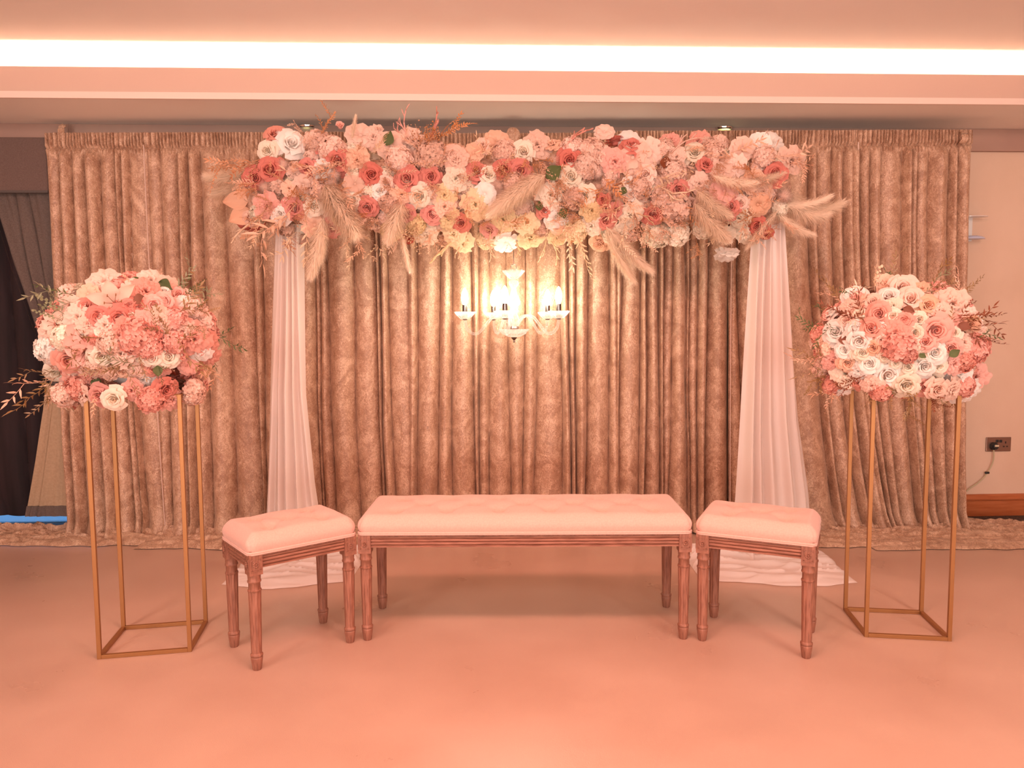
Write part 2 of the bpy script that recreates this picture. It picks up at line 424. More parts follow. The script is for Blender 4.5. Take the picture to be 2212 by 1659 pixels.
def selvedge(parent, rows, side):
    b = MB(); g = []
    for r in rows[14:]:
        p = r[0] if side == 0 else r[-1]
        g.append([(p[0] - .001, yc(p[0]) - .066, p[2]), (p[0] + .0035, yc(p[0]) - .067, p[2]), (p[0] + .0035, yc(p[0]) - .060, p[2])])
    b.grid(g); o = b.build('selvedge', M_selv, parent); o['label'] = 'pale pink selvedge edge'
def puddle(parent, x0, x1, yf, yb, hmax, seed, m=None, name='puddled_hem', fx=4.2, fy=21, edge=None, z0=0.004):
    nx = int((x1 - x0) / .012); ny = int((yb - yf) / .007)
    rows = []
    for j in range(ny + 1):
        row = []
        for i in range(nx + 1):
            a = i / nx; bq = j / ny
            x = x0 + (x1 - x0) * a
            fr = yf + .05 * mn.noise(Vector((x * 2.2, seed, 0))) + .02 * mn.noise(Vector((x * 9, seed, 3)))
            if edge: fr += edge(a)
            bk = yb
            y = fr + (bk - fr) * bq
            wx = x + .10 * mn.noise(Vector((x * 3, y * 3, seed)))
            wy = y + .07 * mn.noise(Vector((x * 2.6, y * 4, seed + 7)))
            r1 = 1 - abs(mn.noise(Vector((wx * fx, wy * fy, seed)))) * 2.1
            r2 = 1 - abs(mn.noise(Vector((wx * fx * 2.3, wy * fy * 2.1, seed + 3)))) * 2.0
            ramp = min(1, bq / .10) ** .6 * min(1, a / .06, (1 - a) / .06) ** .5 if 0 < a < 1 else 0
            z = z0 + ramp * (.012 + hmax * (.25 + .75 * bq) * (.62 * max(0, r1) ** 1.5 + .28 * max(0, r2)))
            row.append((x, y, z))
        rows.append(row)
    # skirt to the floor
    b = MB(); b.grid(rows)
    o = b.build(name, m or M_velvet, parent, angle=80); return o
c1, r1 = curtain(124, 338, 'leftmost champagne crushed velvet curtain, beside the dark window', 11, (.02, .03))
c2, r2 = curtain(335, 886, 'champagne velvet curtain behind the left white drape', 12, (0, .03))
c3, r3 = curtain(883, 1333, 'champagne velvet curtain directly behind the glass chandelier', 13, (-.03, .03), ztop=ZT - .01)
c4, r4 = curtain(1330, 1573, 'champagne velvet curtain just right of the chandelier', 14, (.0, .02))
c5, r5 = curtain(1570, 1838, 'champagne velvet curtain behind the right white drape', 15, (.04, .26))
c6, r6 = curtain(1826, 2091, 'rightmost champagne velvet curtain, beside the wall socket', 16, (.26, .05))
selvedge(c1, r1, 1); selvedge(c4, r4, 1); selvedge(c5, r5, 1)
puddle(c1, -3.55, -1.95, 4.20, 4.46, .085, 21)
puddle(c2, -2.15, -.50, 4.13, 4.44, .085, 22)
puddle(c5, 1.25, 2.15, 4.07, 4.46, .06, 23)
puddle(c6, 2.0, 3.30, 4.02, 4.50, .05, 24, edge=lambda a: .0 + .30 * max(0, a - .72) ** 1.3)
# wrapped end tabs and gathered knot
def tab(px, py, sy, par):
    p = at(px, py, 4.40); b = MB()
    for k in range(5):
        rr = []
        for i in range(13):
            a = PI * i / 12
            rr.append((p.x + (k - 2) * .007 + .002 * math.sin(i), p.y - .02 * math.sin(a), p.z + sy * math.cos(a) * (1 - .06 * abs(k - 2))))
        b.tube(rr, .0055, 6)
    o = b.build('end_tab', M_velvet, par)
tab(137, 290, .055, c1); tab(2080, 296, .035, c6)
p = at(1108, 292, 4.37); b = MB(); rows = []
for j in range(13):
    t = PI * j / 12; row = []
    for i in range(41):
        a = 2 * PI * i / 40
        rr = .036 * math.sin(t) ** .8 * (1 + .12 * math.sin(a * 9 + j * .25)) + .001
        row.append((p.x + rr * math.cos(a), p.y + .45 * rr * math.sin(a), p.z + .044 * math.cos(t)))
    rows.append(row)
b.grid(rows); o = b.build('gathered_knot', M_velvet, c3); o['label'] = 'rosette knot of gathered velvet'
b = MB(); b.tube([(at(118, 300, 4.47).x, yc(-2.7) + .02, ZT - .05), (at(2098, 300, 4.47).x, yc(2.7) + .02, ZT - .05)], .016, 12)
rod = b.build('curtain_rod', M_pole, None); tag(rod, 'white crossbar carrying the velvet curtains just under the ceiling', 'curtain rod')

# ------------------------------------------------------------------ dark window dressing
xw = lambda px, Y: at(px, 800, Y).x
b = MB(); skbox(b, -4.59, at(126, 400, 4.50).x, 4.52, 4.625, 2.045, 2.352)
pel = b.build('pelmet', M_pelmet, None, smooth=False, bevel=.004); tag(pel, 'grey brown cloth pelmet box above the dark window curtains', 'pelmet')
b = MB(); skbox(b, -4.59, at(126, 400, 4.50).x, 4.516, 4.53, 2.036, 2.050); b.build('bottom_bar', M_plate, pel, smooth=False)
def sheet(name, m, parent, fx0, fx1, z0, z1, Y, nf, amp, seed, nz=40, nx=90):
    rows = []
    for j in range(nz + 1):
        z = z1 + (z0 - z1) * j / nz; a, c = fx0(z), fx1(z); row = []
        for i in range(nx + 1):
            u = i / nx; x = a + (c - a) * u
            ph = nf * u + 1.2 * mn.noise(Vector((u * 5, z * .7, seed)))
            y = Y - amp * (abs(math.sin(PI * ph)) ** .6) - amp * .6 * mn.noise(Vector((u * 9, z * 1.5, seed + 2)))
            row.append((x, y + SK * x, z))
        rows.append(row)
    b = MB(); b.grid(rows); o = b.build(name, m, parent); o.data.flip_normals(); return o
def lerp_tab(tabv):
    def f(z):
        for (za, xa), (zb, xb) in zip(tabv, tabv[1:]):
            if za >= z >= zb: return xa + (xb - xa) * (za - z) / (za - zb)
        return tabv[0][1] if z > tabv[0][0] else tabv[-1][1]
    return f
Yg = 4.50
def zx(px, py): p = at(px, py, Yg); return (p.z, p.x)
gl = lerp_tab([zx(-6, 415), zx(12, 470), zx(45, 580), zx(80, 680), zx(103, 745), zx(122, 830)])
gr_ = lambda z: -2.585
za = at(100, 415, Yg).z; zb = at(122, 830, Yg).z
gc = empty('window_curtain', (-2.75, 4.38, 0)); tag(gc, 'grey curtain swept to one side with a beige lining, beside the velvet backdrop', 'curtain')
def rep(o, par): o.parent = par; o.matrix_parent_inverse = Matrix.Translation(-par.location); return o
rep(sheet('gathered_cloth', M_greycloth, None, gl, gr_, zb, za, Yg + .1, 4.5, .035, 3), gc)
ge = MB(); rr = []
for j in range(30):
    z = za + (zb - za) * j / 29; x = gl(z)
    rr.append([(x - .005, Yg + .055 + SK * x, z), (x + .004, Yg + .04 + SK * x, z)])
ge.grid(rr); rep(ge.build('edge_binding', M_lining, None), gc)
ll = lerp_tab([zx(122, 830), zx(117, 880), zx(100, 990), zx(80, 1106)]); zc = at(90, 1084, Yg).z; zd = at(90, 1106, Yg).z
rep(sheet('lining', M_lining, None, ll, gr_, zc, zb, Yg + .03, .8, .012, 4), gc)
rep(sheet('hem_band', M_greycloth, None, lambda z: ll(z) - .003, gr_, zd, zc, Yg + .026, .8, .012, 4, nz=4), gc)
bc = sheet('black_curtain', M_black, None, lambda z: -4.57, lambda z: -2.57, .055, 2.28, 4.875, 13, .05, 6, nx=220)
tag(bc, 'long black curtain over the glazed door with daylight under its hem', 'curtain')

# ------------------------------------------------------------------ wall fittings
def wy(x): return skewx(x, YW)
xa, xb_ = 2130, 2183
p0 = at(2131, 945, wy(3.0) - .006); p1 = at(2184, 975, wy(3.1) - .006)
cx, cz = (p0.x + p1.x) / 2, (p0.z + p1.z) / 2; hw, hh = (p1.x - p0.x) / 2, (p0.z - p1.z) / 2
sk = empty('wall_socket', (cx, wy(cx), cz), math.atan(SK)); tag(sk, 'bronze double wall socket with one black plug in it', 'socket')
b = MB(); b.box(-hw, hw, -.009, 0, -hh, hh); b.build('face_plate', M_bronze, sk, smooth=False, bevel=.003)
for x, z, w_, h_ in ((.045, .012, .004, .007), (.034, -.014, .006, .004), (.056, -.014, .006, .004)):
    b = MB(); b.box(x - w_, x + w_, -.0096, -.008, z - h_, z + h_); b.build('pin_slot', M_blackplast, sk, smooth=False)
for x in (-.012, .012):
    b = MB(); b.box(x - .008, x + .008, -.014, -.008, .012, .030); b.build('rocker_switch', M_blackplast, sk, smooth=False, bevel=.002)
pg = empty('plug', (cx - .036, wy(cx) - .009, cz - .010), math.atan(SK)); tag(pg, 'black mains plug with pale label pushed into the wall socket', 'plug')
b = MB(); b.lathe([(.001, 0), (.024, 0), (.027, .004), (.025, .022), (.016, .033), (.001, .034)], 8, Matrix.Rotation(R(90), 4, 'X') @ Matrix.Rotation(R(22.5), 4, 'Z'))
o = b.build('plug_body', M_blackplast, pg, smooth=False, bevel=.002)
b = MB(); b.box(-.012, .014, -.036, -.033, .0, .012); b.build('paper_label', mat('pale_label', (.7, .6, .42), .6), pg, smooth=False)
pts = []
for px, py in ((2146, 968), (2147, 985), (2143, 1003), (2133, 1021), (2124, 1033), (2110, 1045), (2094, 1056), (2070, 1080), (2050, 1120)):
    q = at(px, py, wy(3.0) - .02); pts.append(q)
sm = []
for i in range(len(pts) - 1):
    a0, a1, a2, a3 = pts[max(i - 1, 0)], pts[i], pts[i + 1], pts[min(i + 2, len(pts) - 1)]
    for k in range(5):
        t = k / 5; sm.append(0.5 * ((2 * a1) + (a2 - a0) * t + (2 * a0 - 5 * a1 + 4 * a2 - a3) * t * t + (3 * a1 - a0 - 3 * a2 + a3) * t ** 3))
sm[0].y -= .01
b = MB(); b.tube(sm, .0038, 8); cb = b.build('power_cable', M_cable, None); tag(cb, 'cream power cable drooping from the plug behind the curtain', 'cable')
q = at(2132, 1021, wy(3.0) - .022); b = MB(); b.box(q.x - .013, q.x + .013, q.y - .008, q.y + .006, q.z - .007, q.z + .007)
b.build('cable_clip', M_blackplast, cb, smooth=False, bevel=.003)
# wall light half hidden by the curtain edge
q = at(2097, 515, wy(2.95)); wl = empty('wall_light', (q.x - .02, wy(q.x), q.z)); tag(wl, 'small frosted wall light peeping out from behind the right curtain', 'wall light')
b = MB(); prof = [(.075, .012), (.073, .018), (.060, .026), (.035, .032), (.004, .034)]
b.lathe([(.004, .010)] + prof, 24); dd = b.build('lower_shade', mat('frosted_glass', (.62, .66, .85), .3), wl); dd.scale = (1, .6, 1); dd.location = (.0, -.05, -.022)
b = MB(); b.lathe([(.002, 0), (.085, 0), (.085, .004), (.002, .004)], 28); dd = b.build('upper_plate', mat('glass_plate', (.8, .75, .75), .15), wl); dd.scale = (1, .55, 1); dd.location = (0, -.052, .125)
b = MB(); b.box(-.03, .02, -.012, 0, -.02, .14); b.build('back_plate', M_whiteplast, wl, smooth=False, bevel=.003)

# ------------------------------------------------------------------ benches and stools
def leg_mesh():
    b = MB()
    prof = [(.0145, 0), (.0165, .004), (.0215, .044), (.0215, .048), (.0195, .050), (.0225, .053), (.0225, .059), (.0195, .062), (.0185, .064)]
    b.lathe(prof, 32)
    def fl(r, z, a): return r * (1 - .075 * (0.5 + 0.5 * math.cos(a * 10)) ** 2.0)
    b.lathe([(.0185, .064), (.0185, .068)], 40)
    b.lathe([(.0188, .068)] + [(.0188 + .0042 * k / 8, .068 + .226 * k / 8) for k in range(9)], 80, fn=fl)
    b.lathe([(.0205, .292), (.0245, .296), (.0245, .301), (.0215, .303), (.0210, .326), (.0245, .330), (.0245, .335), (.0225, .338), (.0232, .350), (.0245, .358), (.0245, .362)], 32)
    b.box(-.0245, .0245, -.0245, .0245, .358, .434)
    return b
def rosette(par, M):
    b = MB()
    for sx, sz, wx_, wz in ((0, .0195, .0205, .0013), (0, -.0255, .0205, .0013), (-.0195, -.003, .0013, .0225), (.0195, -.003, .0013, .0225)):
        b.box(sx - wx_, sx + wx_, -.0022, .001, sz - wz, sz + wz, M)
    for k in range(10):
        a = 2 * PI * k / 10
        T = M @ Matrix.Translation((0, 0, -.003)) @ Matrix.Rotation(a, 4, 'Y')
        b.add([(0, -.002, .003), (.0028, -.0036, .009), (0, -.0012, .0145), (-.0028, -.0036, .009), (0, -.0050, .009)],
              [(0, 1, 4), (1, 2, 4), (2, 3, 4), (3, 0, 4)], T)
    b.lathe([(.0035, -.001), (.0035, .003), (.002, .0052), (.0005, .0058)], 12, M @ Matrix.Translation((0, 0, -.003)) @ Matrix.Rotation(PI / 2, 4, 'X'))
    for sx in (-1, 1):
        for sz in (-1, 1):
            b.add([(sx * .018, -.0005, sz * .0 + (-.0235 if sz < 0 else .0175)), (sx * .010, -.0022, (-.0235 if sz < 0 else .0175)), (sx * .018, -.0022, (-.015 if sz < 0 else .010)), (sx * .015, -.004, (-.020 if sz < 0 else .0145))],
                  [(0, 1, 3), (1, 2, 3), (2, 0, 3)], M)
    return b
def seat(lx, ly, buttons, name, loc, rz, label, cat, group):
    """lx, ly: leg-centre spacing"""
    t = empty(name, loc, rz); tag(t, label, cat, group)
    hx, hy = lx / 2, ly / 2
    lm = leg_mesh()
    me = lm.mesh('leg'); me.materials.append(M_wood); me.set_sharp_from_angle(angle=R(45))
    for sx in (-1, 1):
        for sy in (-1, 1):
            lo = link('leg', me, t); lo.location = (sx * hx, sy * hy, 0)
            rs = rosette(None, Matrix.Translation((0, -.0245, .400)))
            if sy < 0:
                r_ = rs.build('rosette', M_lime if False else M_wood, lo, angle=20); r_['label'] = 'carved flower rosette'
            rs2 = rosette(None, Matrix.Rotation(PI / 2 if sx > 0 else -PI / 2, 4, 'Z') @ Matrix.Translation((0, -.0245, .400)))
            r_ = rs2.build('rosette', M_wood, lo, angle=20)
            # limed streaks in the flutes
            lb = MB()
            for k in range(10):
                a = 2 * PI * (k) / 10
                r0, r1_ = .0188 * .927, .0228 * .927
                d = Vector((math.cos(a), math.sin(a), 0)); n = Vector((-math.sin(a), math.cos(a), 0)) * .0008
                p, q_ = d * r0 + Vector((0, 0, .075)), d * r1_ + Vector((0, 0, .286))
                lb.add([p - n, p + n, q_ + n, q_ - n], [(0, 1, 2, 3)])
            lb.build('lime_streaks', M_lime, lo, smooth=False)
    # aprons with three reeds
    def apron(x0, x1, y, rot):
        rows = []; prof = [(0, .434)]
        zc0 = .434
        prof = [(.004, .434), (.004, .429), (0, .427)]
        for k in range(3):
            zt = .426 - k * .0125
            for i in range(6):
                a = PI * i / 5; prof.append((-.0045 * math.sin(a) + .002, zt - .0125 * i / 5 * .92))
            prof.append((.004, zt - .0125))
        prof += [(-.001, .3855), (-.001, .381), (.016, .381), (.016, .434)]
        for x in (x0, x1): rows.append([(x, y + p[0], p[1]) for p in prof])
        b = MB(); b.grid(rows, rot); return b
    o = apron(-hx + .02, hx - .02, -hy - .018, None).build('apron', M_woodh, t, angle=35)
    o = apron(-hx + .02, hx - .02, -hy - .018, Matrix.Rotation(PI, 4, 'Z')).build('apron', M_woodh, t, angle=35)
    for s in (1, -1):
        o = apron(-hy + .02, hy - .02, -hx - .018, Matrix.Rotation(s * PI / 2, 4, 'Z')).build('apron', M_woodh, t, angle=35)
    # cushion
    ex, ey = hx + .0245, hy + .0245
    nx, ny = (150, 54) if lx > 1 else (64, 48)
    htop = .078
    rows = []
    def sup(u):  # side profile -> (outset, height) for param 0..1 outside-in
        return u
    top = {}
    def prof_d(d):  # d = distance inward from edge
        r = .036
        if d >= r: return 1.0
        return math.sqrt(max(0, 1 - (1 - d / r) ** 2.6))
    for j in range(ny + 1):
        row = []
        tv = -1 + 2 * j / ny; yv = math.copysign(1 - (1 - abs(tv)) ** 1.7, tv) * ey
        for i in range(nx + 1):
            tu = -1 + 2 * i / nx; xv = math.copysign(1 - (1 - abs(tu)) ** 1.7, tu) * ex if lx < 1 else math.copysign(min(1, abs(tu) * 1.0), tu) * ex
            if lx > 1:
                a = abs(tu); xv = math.copysign((a * (ex - .06) / .8) if a < .8 else ex - .06 * (1 - (a - .8) / .2) ** 1.6, tu)
            dx, dy = ex - abs(xv), ey - abs(yv)
            h = (prof_d(dx) ** 3 + 0) ** (1 / 3) * prof_d(dy)
            z = .447 + (htop - .016) * h + .010 * (1 - (xv / ex) ** 4) * (1 - (yv / ey) ** 2) * h
            for bx, by in buttons:
                d2 = (xv - bx) ** 2 + (yv - by) ** 2
                z -= .018 * math.exp(-d2 / (2 * .017 ** 2)) + .012 * math.exp(-d2 / (2 * .038 ** 2))
                if abs(by) > .3 * ey and yv * by > 0 and abs(yv) > abs(by):
                    z -= .0030 * math.exp(-((xv - bx) / .0035) ** 2) * h
            for (bx, by), (cx_, cy_) in CRE(buttons):
                vx, vy = cx_ - bx, cy_ - by; L2 = vx * vx + vy * vy
                tt = max(0, min(1, ((xv - bx) * vx + (yv - by) * vy) / L2))
                d2 = (xv - bx - vx * tt) ** 2 + (yv - by - vy * tt) ** 2
                z -= .0055 * math.exp(-d2 / (2 * .007 ** 2))
            bulge = .007 * math.sin(PI * min(1, max(0, (z - .447) / .06))) 
            row.append((xv, yv, z))
        rows.append(row)
    b = MB(); b.grid(rows)
    # side wall from rim down to the welt
    ring = [(i, 0) for i in range(nx)] + [(nx, j) for j in range(ny)] + [(i, ny) for i in range(nx, 0, -1)] + [(0, j) for j in range(ny, 0, -1)]
    o0 = len(b.v); 
    for i, j in ring:
        p = rows[j][i]; b.v.append((p[0] * 1.0, p[1], .443))
    n = len(ring)
    for k in range(n):
        i, j = ring[k]; i2, j2 = ring[(k + 1) % n]
        b.f.append((j * (nx + 1) + i, o0 + k, o0 + (k + 1) % n, j2 * (nx + 1) + i2))
    # round the plan corners and bulge the sides
    nv = []
    for (x, y, z) in b.v:
        rc = .030; ax, ay = abs(x) - (ex - rc), abs(y) - (ey - rc)
        if ax > 0 and ay > 0:
            d = math.hypot(ax, ay); mxd = max(ax, ay)
            if d > 0: ax, ay = ax * mxd / d, ay * mxd / d
            x = math.copysign(ex - rc + ax, x); y = math.copysign(ey - rc + ay, y)
        hz = (z - .443) / .07
        k = .008 * math.sin(PI * min(1, max(0, hz * 1.15)))
        ox = max(0, 1 - (ex - abs(x)) / .05); oy = max(0, 1 - (ey - abs(y)) / .05)
        nv.append((x + math.copysign(k * ox, x), y + math.copysign(k * oy, y), z))
    b.v = nv
    cu = b.build('cushion', M_cushion, t, angle=70)
    for bx, by in buttons:
        # tufting buttons
        zb_ = min(p[2] for r_ in rows for p in r_ if (p[0] - bx) ** 2 + (p[1] - by) ** 2 < .012 ** 2) if True else .5
        bb = MB(); bb.lathe([(.0065, 0), (.0075, .002), (.006, .0045), (.001, .0058)], 14, Matrix.Translation((bx, by, zb_ - .001)))
        bb.build('button', M_cushion, cu)
    # double welt
    for zz, rr in ((.4405, .0042), (.4345, .0036)):
        pts = []
        rc = .022; E2x, E2y = ex + .001, ey + .001
        for (sx, sy, a0) in ((1, -1, -90), (1, 1, 0), (-1, 1, 90), (-1, -1, 180)):
            for k in range(6):
                a = R(a0 + 90 * k / 5); pts.append((sx * (E2x - rc) + rc * math.cos(a), sy * (E2y - rc) + rc * math.sin(a), zz))
        pts.append(pts[0]); b = MB(); b.tube(pts, rr, 8); b.build('welt', M_cushion, t)
    b = MB(); b.box(-ex + .005, ex - .005, -ey + .005, ey - .005, .425, .446); b.build('seat_board', M_wood, t, smooth=False)
    return t
def CRE(bt):
    out = []
    for i in range(len(bt)):
        for j in range(i + 1, len(bt)):
            if abs(bt[i][1] - bt[j][1]) > .02 and abs(bt[i][0] - bt[j][0]) < .15 and abs(bt[i][1] - bt[j][1]) < .16: out.append((bt[i], bt[j]))
    return out
bb_ = [(-.52 + .208 * k, -.095) for k in range(6)] + [(-.416 + .208 * k, 0) for k in range(5)] + [(-.52 + .208 * k, .095) for k in range(6)]
seat(1.262, .335, bb_, 'bench', (.047, 3.058, 0), -.006, 'long blush tufted bench with carved wooden legs in the middle', 'bench', None)
sb = [(-.105, -.07), (.105, -.07), (0, 0), (-.105, .07), (.105, .07)]
GR = 'small tufted stools at the two ends of the bench'
seat(.372, .252, sb, 'stool', (-.874, 2.855, 0), R(38.5), 'blush tufted stool set at an angle at the left end of the bench', 'stool', GR)
seat(.385, .258, sb, 'stool', (.978, 2.905, 0), R(-25), 'blush tufted stool set at an angle at the right end of the bench', 'stool', GR)

# ------------------------------------------------------------------ gold plinth stands
def stand(c, wx_, wy_, rz, ht, label):
    t = empty('flower_stand', (c[0], c[1], 0), rz); tag(t, label, 'stand', 'tall gold open frame flower stands')
    s = .0075; hx, hy = wx_ / 2 - s, wy_ / 2 - s
    for sx in (-1, 1):
        for sy in (-1, 1):
            b = MB(); b.box(sx * hx - s, sx * hx + s, sy * hy - s, sy * hy + s, 0, ht); b.build('post', M_gold, t, smooth=False, bevel=.001)
    for z in (0.0002, ht - 2 * s + .0004):
        for sy in (-1, 1):
            b = MB(); b.box(-hx + s, hx - s, sy * hy - s, sy * hy + s, z, z + 2 * s); b.build('rail', M_gold, t, smooth=False, bevel=.001)
        for sx in (-1, 1):
            b = MB(); b.box(sx * hx - s, sx * hx + s, -hy + s, hy - s, z, z + 2 * s); b.build('rail', M_gold, t, smooth=False, bevel=.001)
    b = MB(); b.box(-hx, hx, -hy, hy, ht - .0005, ht + .0015); b.build('top_plate', M_gold, t, smooth=False)
    return t
stand((-1.438, 2.902), .338, .292, R(10.5), 1.0, 'tall gold open frame stand carrying the pinker flower dome on the left')
stand((1.583, 3.005), .325, .290, R(-8.2), 1.0, 'tall gold open frame stand carrying the creamier flower dome on the right')

# ------------------------------------------------------------------ arch frame and chiffon drapes
YA = 3.97
tA = empty('arch_frame', (0, YA, 0)); tag(tA, 'white metal arch frame standing behind the garland, mostly hidden by drapes', 'arch frame')
for px in (632, 1652):
    x = at(px, 700, YA).x
    b = MB(); b.tube([(x, .02, 0), (x, .02, 1.98)], .016, 14); b.build('upright', M_pole, tA)
    b = MB(); b.box(x - .19, x + .19, -.17, .20, .001, .008); b.build('base_plate', M_plate, tA, smooth=False, bevel=.002)
xa0, xa1 = at(632, 700, YA).x, at(1652, 700, YA).x
b = MB(); b.tube([(xa0, .02, 1.97), (xa1, .02, 1.97)], .016, 14); b.build('crossbar', M_pole, tA)
def drape(left, right, label, pud, seed):
    rows = []; Ls = lerp_tab([(at(p, q, YA).z, at(p, q, YA).x) for p, q in left]); Rs = lerp_tab([(at(p, q, YA).z, at(p, q, YA).x) for p, q in right])
    z1 = 2.02; n = 60; nx = 120
    for j in range(n + 1):
        z = z1 + (.02 - z1) * j / n; a, c = Ls(z), Rs(z); v = j / n; row = []
        for i in range(nx + 1):
            u = i / nx
            ph = 5 * u + .9 * mn.noise(Vector((u * 3.5, z * .35, seed)))
            y = -.045 - (.03 + .03 * v) * (math.sin(2 * PI * ph * .5) ** 2) - .03 * mn.noise(Vector((u * 4, z * .8, seed + 4))) + .065 * (abs(u - .5) * 2) ** 2.2 - .07 * v
            if z < .12: y -= (.12 - z) * .6
            row.append((a + (c - a) * u, YA + y, z))
        rows.append(row)
    b = MB(); b.grid(rows); o = b.build('chiffon_drape', M_chif, None); o.data.flip_normals()
    tag(o, label, 'drape', 'white chiffon drapes hanging from the arch')
    x0, x1, yf, yb, e = pud
    puddle(o, x0, x1, yf, yb, .085, seed + 1, M_chif, 'puddled_hem', 2.6, 15, e)
    return o
drape([(600, 420), (598, 500), (588, 800), (583, 1000), (578, 1200), (560, 1240)], [(655, 420), (657, 560), (666, 850), (686, 1040), (700, 1130), (722, 1230)],
      'sheer white chiffon drape pooling on the floor behind the left stool', (-1.42, -.80, 3.50, 3.97, lambda a: .0 + .10 * abs(a - .35) ** 1.2), 31)
drape([(1630, 420), (1620, 530), (1600, 800), (1583, 1060), (1570, 1230)], [(1690, 420), (1696, 540), (1718, 900), (1738, 1060), (1746, 1200), (1756, 1240)],
      'sheer white chiffon drape pooling on the floor behind the right stool', (.92, 1.66, 3.46, 3.97, lambda a: .16 * max(0, .5 - a) + .14 * max(0, a - .8)), 41)

# ------------------------------------------------------------------ flower meshes (unit size, facing +Z)
def petal_rows(phi0, wrap, r0, r1, h0, h1, curl, nt=6, ns=6, spiral=0.0, wav=0.0, ph=0.0, tip=0.0):
    rows = []
    for i in range(ns + 1):
        s = i / ns; row = []
        wsh = (math.sin(PI * (0.20 + 0.56 * s)) ** .8)
        for j in range(nt + 1):
            t = -1 + 2 * j / nt
            R_ = r0 + (r1 - r0) * (s ** 1.3) + curl * s ** 4 + spiral * t
            z = h0 + (h1 - h0) * (math.sin(s * PI / 2)) - curl * .9 * s ** 5 - .18 * abs(t) ** 2.5 * s * (h1 - h0)
            R_ += wav * math.sin(t * 5 + ph + s * 3) * s; z += wav * .8 * math.cos(t * 6 + ph) * s
            z += tip * max(0, 1 - abs(t) * 2.2) * s ** 3
            a = phi0 + t * wrap * wsh
            row.append((R_ * math.cos(a), R_ * math.sin(a), z))
        rows.append(row)
    return rows
def rose_mesh(seed, full=0):
    rnd = random.Random(seed); b = MB(); ga = 2.39996; k = 0
    specs = []
    for i in range(4): specs.append((1.9, .05 + .045 * i, .09 + .055 * i, .1, .60 - .02 * i, .01, .03))
    for i in range(5): specs.append((1.05, .22 + .03 * i, .34 + .035 * i, .02, .60 - .02 * i, .05, .02))
    for i in range(5): specs.append((.80, .28 + .02 * i, .55 + .04 * i, -.05, .52 - .03 * i, .12, 0))
    for i in range(6): specs.append((.66, .25, .78 + .03 * i, -.12, .30 - .05 * i, .16, 0))
    for (wr, r0, r1, h0, h1, cu, sp) in specs:
        b.grid(petal_rows(k * ga + rnd.uniform(-.2, .2), wr, r0, r1 * rnd.uniform(.95, 1.05), h0, h1 + rnd.uniform(-.03, .03), cu * rnd.uniform(.7, 1.3), 6, 5, sp, .018, rnd.uniform(0, 6), .03)); k += 1
    b.lathe([(.12, -.32), (.30, -.22), (.34, -.08), (.2, 0.0)], 8)
    return b
def peony_mesh(seed):
    rnd = random.Random(seed); b = MB(); ga = 2.39996
    for k in range(26):
        q = k / 25; 
        b.grid(petal_rows(k * ga + rnd.uniform(-.3, .3), .95 - .35 * q, .04 + .18 * q, .16 + .80 * q, .0 - .15 * q, .62 - .42 * q + rnd.uniform(-.05, .05), .06 + .10 * q, 7, 5, .02, .055, rnd.uniform(0, 6), .02))
    b.lathe([(.12, -.32), (.30, -.22), (.34, -.08), (.2, 0.0)], 8)
    return b
def hydr_mesh(seed, n=78):
    rnd = random.Random(seed); b = MB(); ga = 2.39996
    b.lathe([(.05, -.5), (.45, -.35), (.68, 0), (.58, .33), (.3, .55), (.02, .62)], 12)
    for k in range(n):
        z = 1 - 1.25 * (k + .5) / n; r = math.sqrt(max(0, 1 - z * z)); a = k * ga
        nrm = Vector((r * math.cos(a), r * math.sin(a), z)) + Vector([rnd.uniform(-.5, .5) for _ in range(3)])
        kk = rnd.uniform(.86, 1.02); pos = Vector((r * math.cos(a) * .86 * kk, r * math.sin(a) * .86 * kk, z * .72 * kk))
        M = Matrix.Translation(pos) @ orient(nrm, rnd.uniform(0, 6)) @ Matrix.Scale(.25 * rnd.uniform(.85, 1.2), 4)
        for i in range(4):
            T = M @ Matrix.Rotation(i * PI / 2, 4, 'Z')
            b.add([(0, 0, 0), (.45, -.48, .30), (.95, -.36, .30), (1.08, .05, .10), (.88, .48, .34), (.4, .46, .34), (.55, 0, .12)],
                  [(0, 1, 6), (1, 2, 6), (2, 3, 6), (3, 4, 6), (4, 5, 6), (5, 0, 6)], T)
    return b
def blossom_mesh(seed, n=6):
    rnd = random.Random(seed); b = MB()
    for lay in range(2):
        for k in range(n):
            b.grid(petal_rows((k + .5 * lay) * 2 * PI / n + rnd.uniform(-.15, .15), .72, .05, .95 - .28 * lay, 0, .18 + .22 * lay + rnd.uniform(-.06, .06), .12, 6, 5, .0, .05, rnd.uniform(0, 6), .02))
    b.lathe([(.14, .0), (.16, .08), (.1, .18), (.02, .2)], 10)
    return b
def lily_mesh(seed):
    rnd = random.Random(seed); b = MB()
    for k in range(6):
        a = k * PI / 3; L_ = 1.15 if k % 2 else 1.0; wd = .27 if k % 2 else .34; rows = []
        for i in range(9):
            s = i / 8; row = []
            wv = wd * math.sin(PI * (s ** .8) * .97 + .04) 
            for j in range(7):
                t = -1 + 2 * j / 6
                z = .42 * math.sin(s * 2.0) - .35 * s ** 3 + .06 * t * t + .03 * math.sin(s * 18 + k) * abs(t)
                row.append((s * L_, t * wv, z))
            rows.append(row)
        b.grid(rows, Matrix.Rotation(a, 4, 'Z'))
    return b
def stamen_mesh():
    b = MB()
    for k in range(6):
        a = k * PI / 3 + .4; e = Vector((.33 * math.cos(a), .33 * math.sin(a), .62))
        b.tube([(0, 0, .05), e * .6 + Vector((0, 0, .05)), e], .012, 4); b.tube([e + Vector((-.05, .02, 0)), e + Vector((.05, -.02, .01))], .022, 5)
    return b
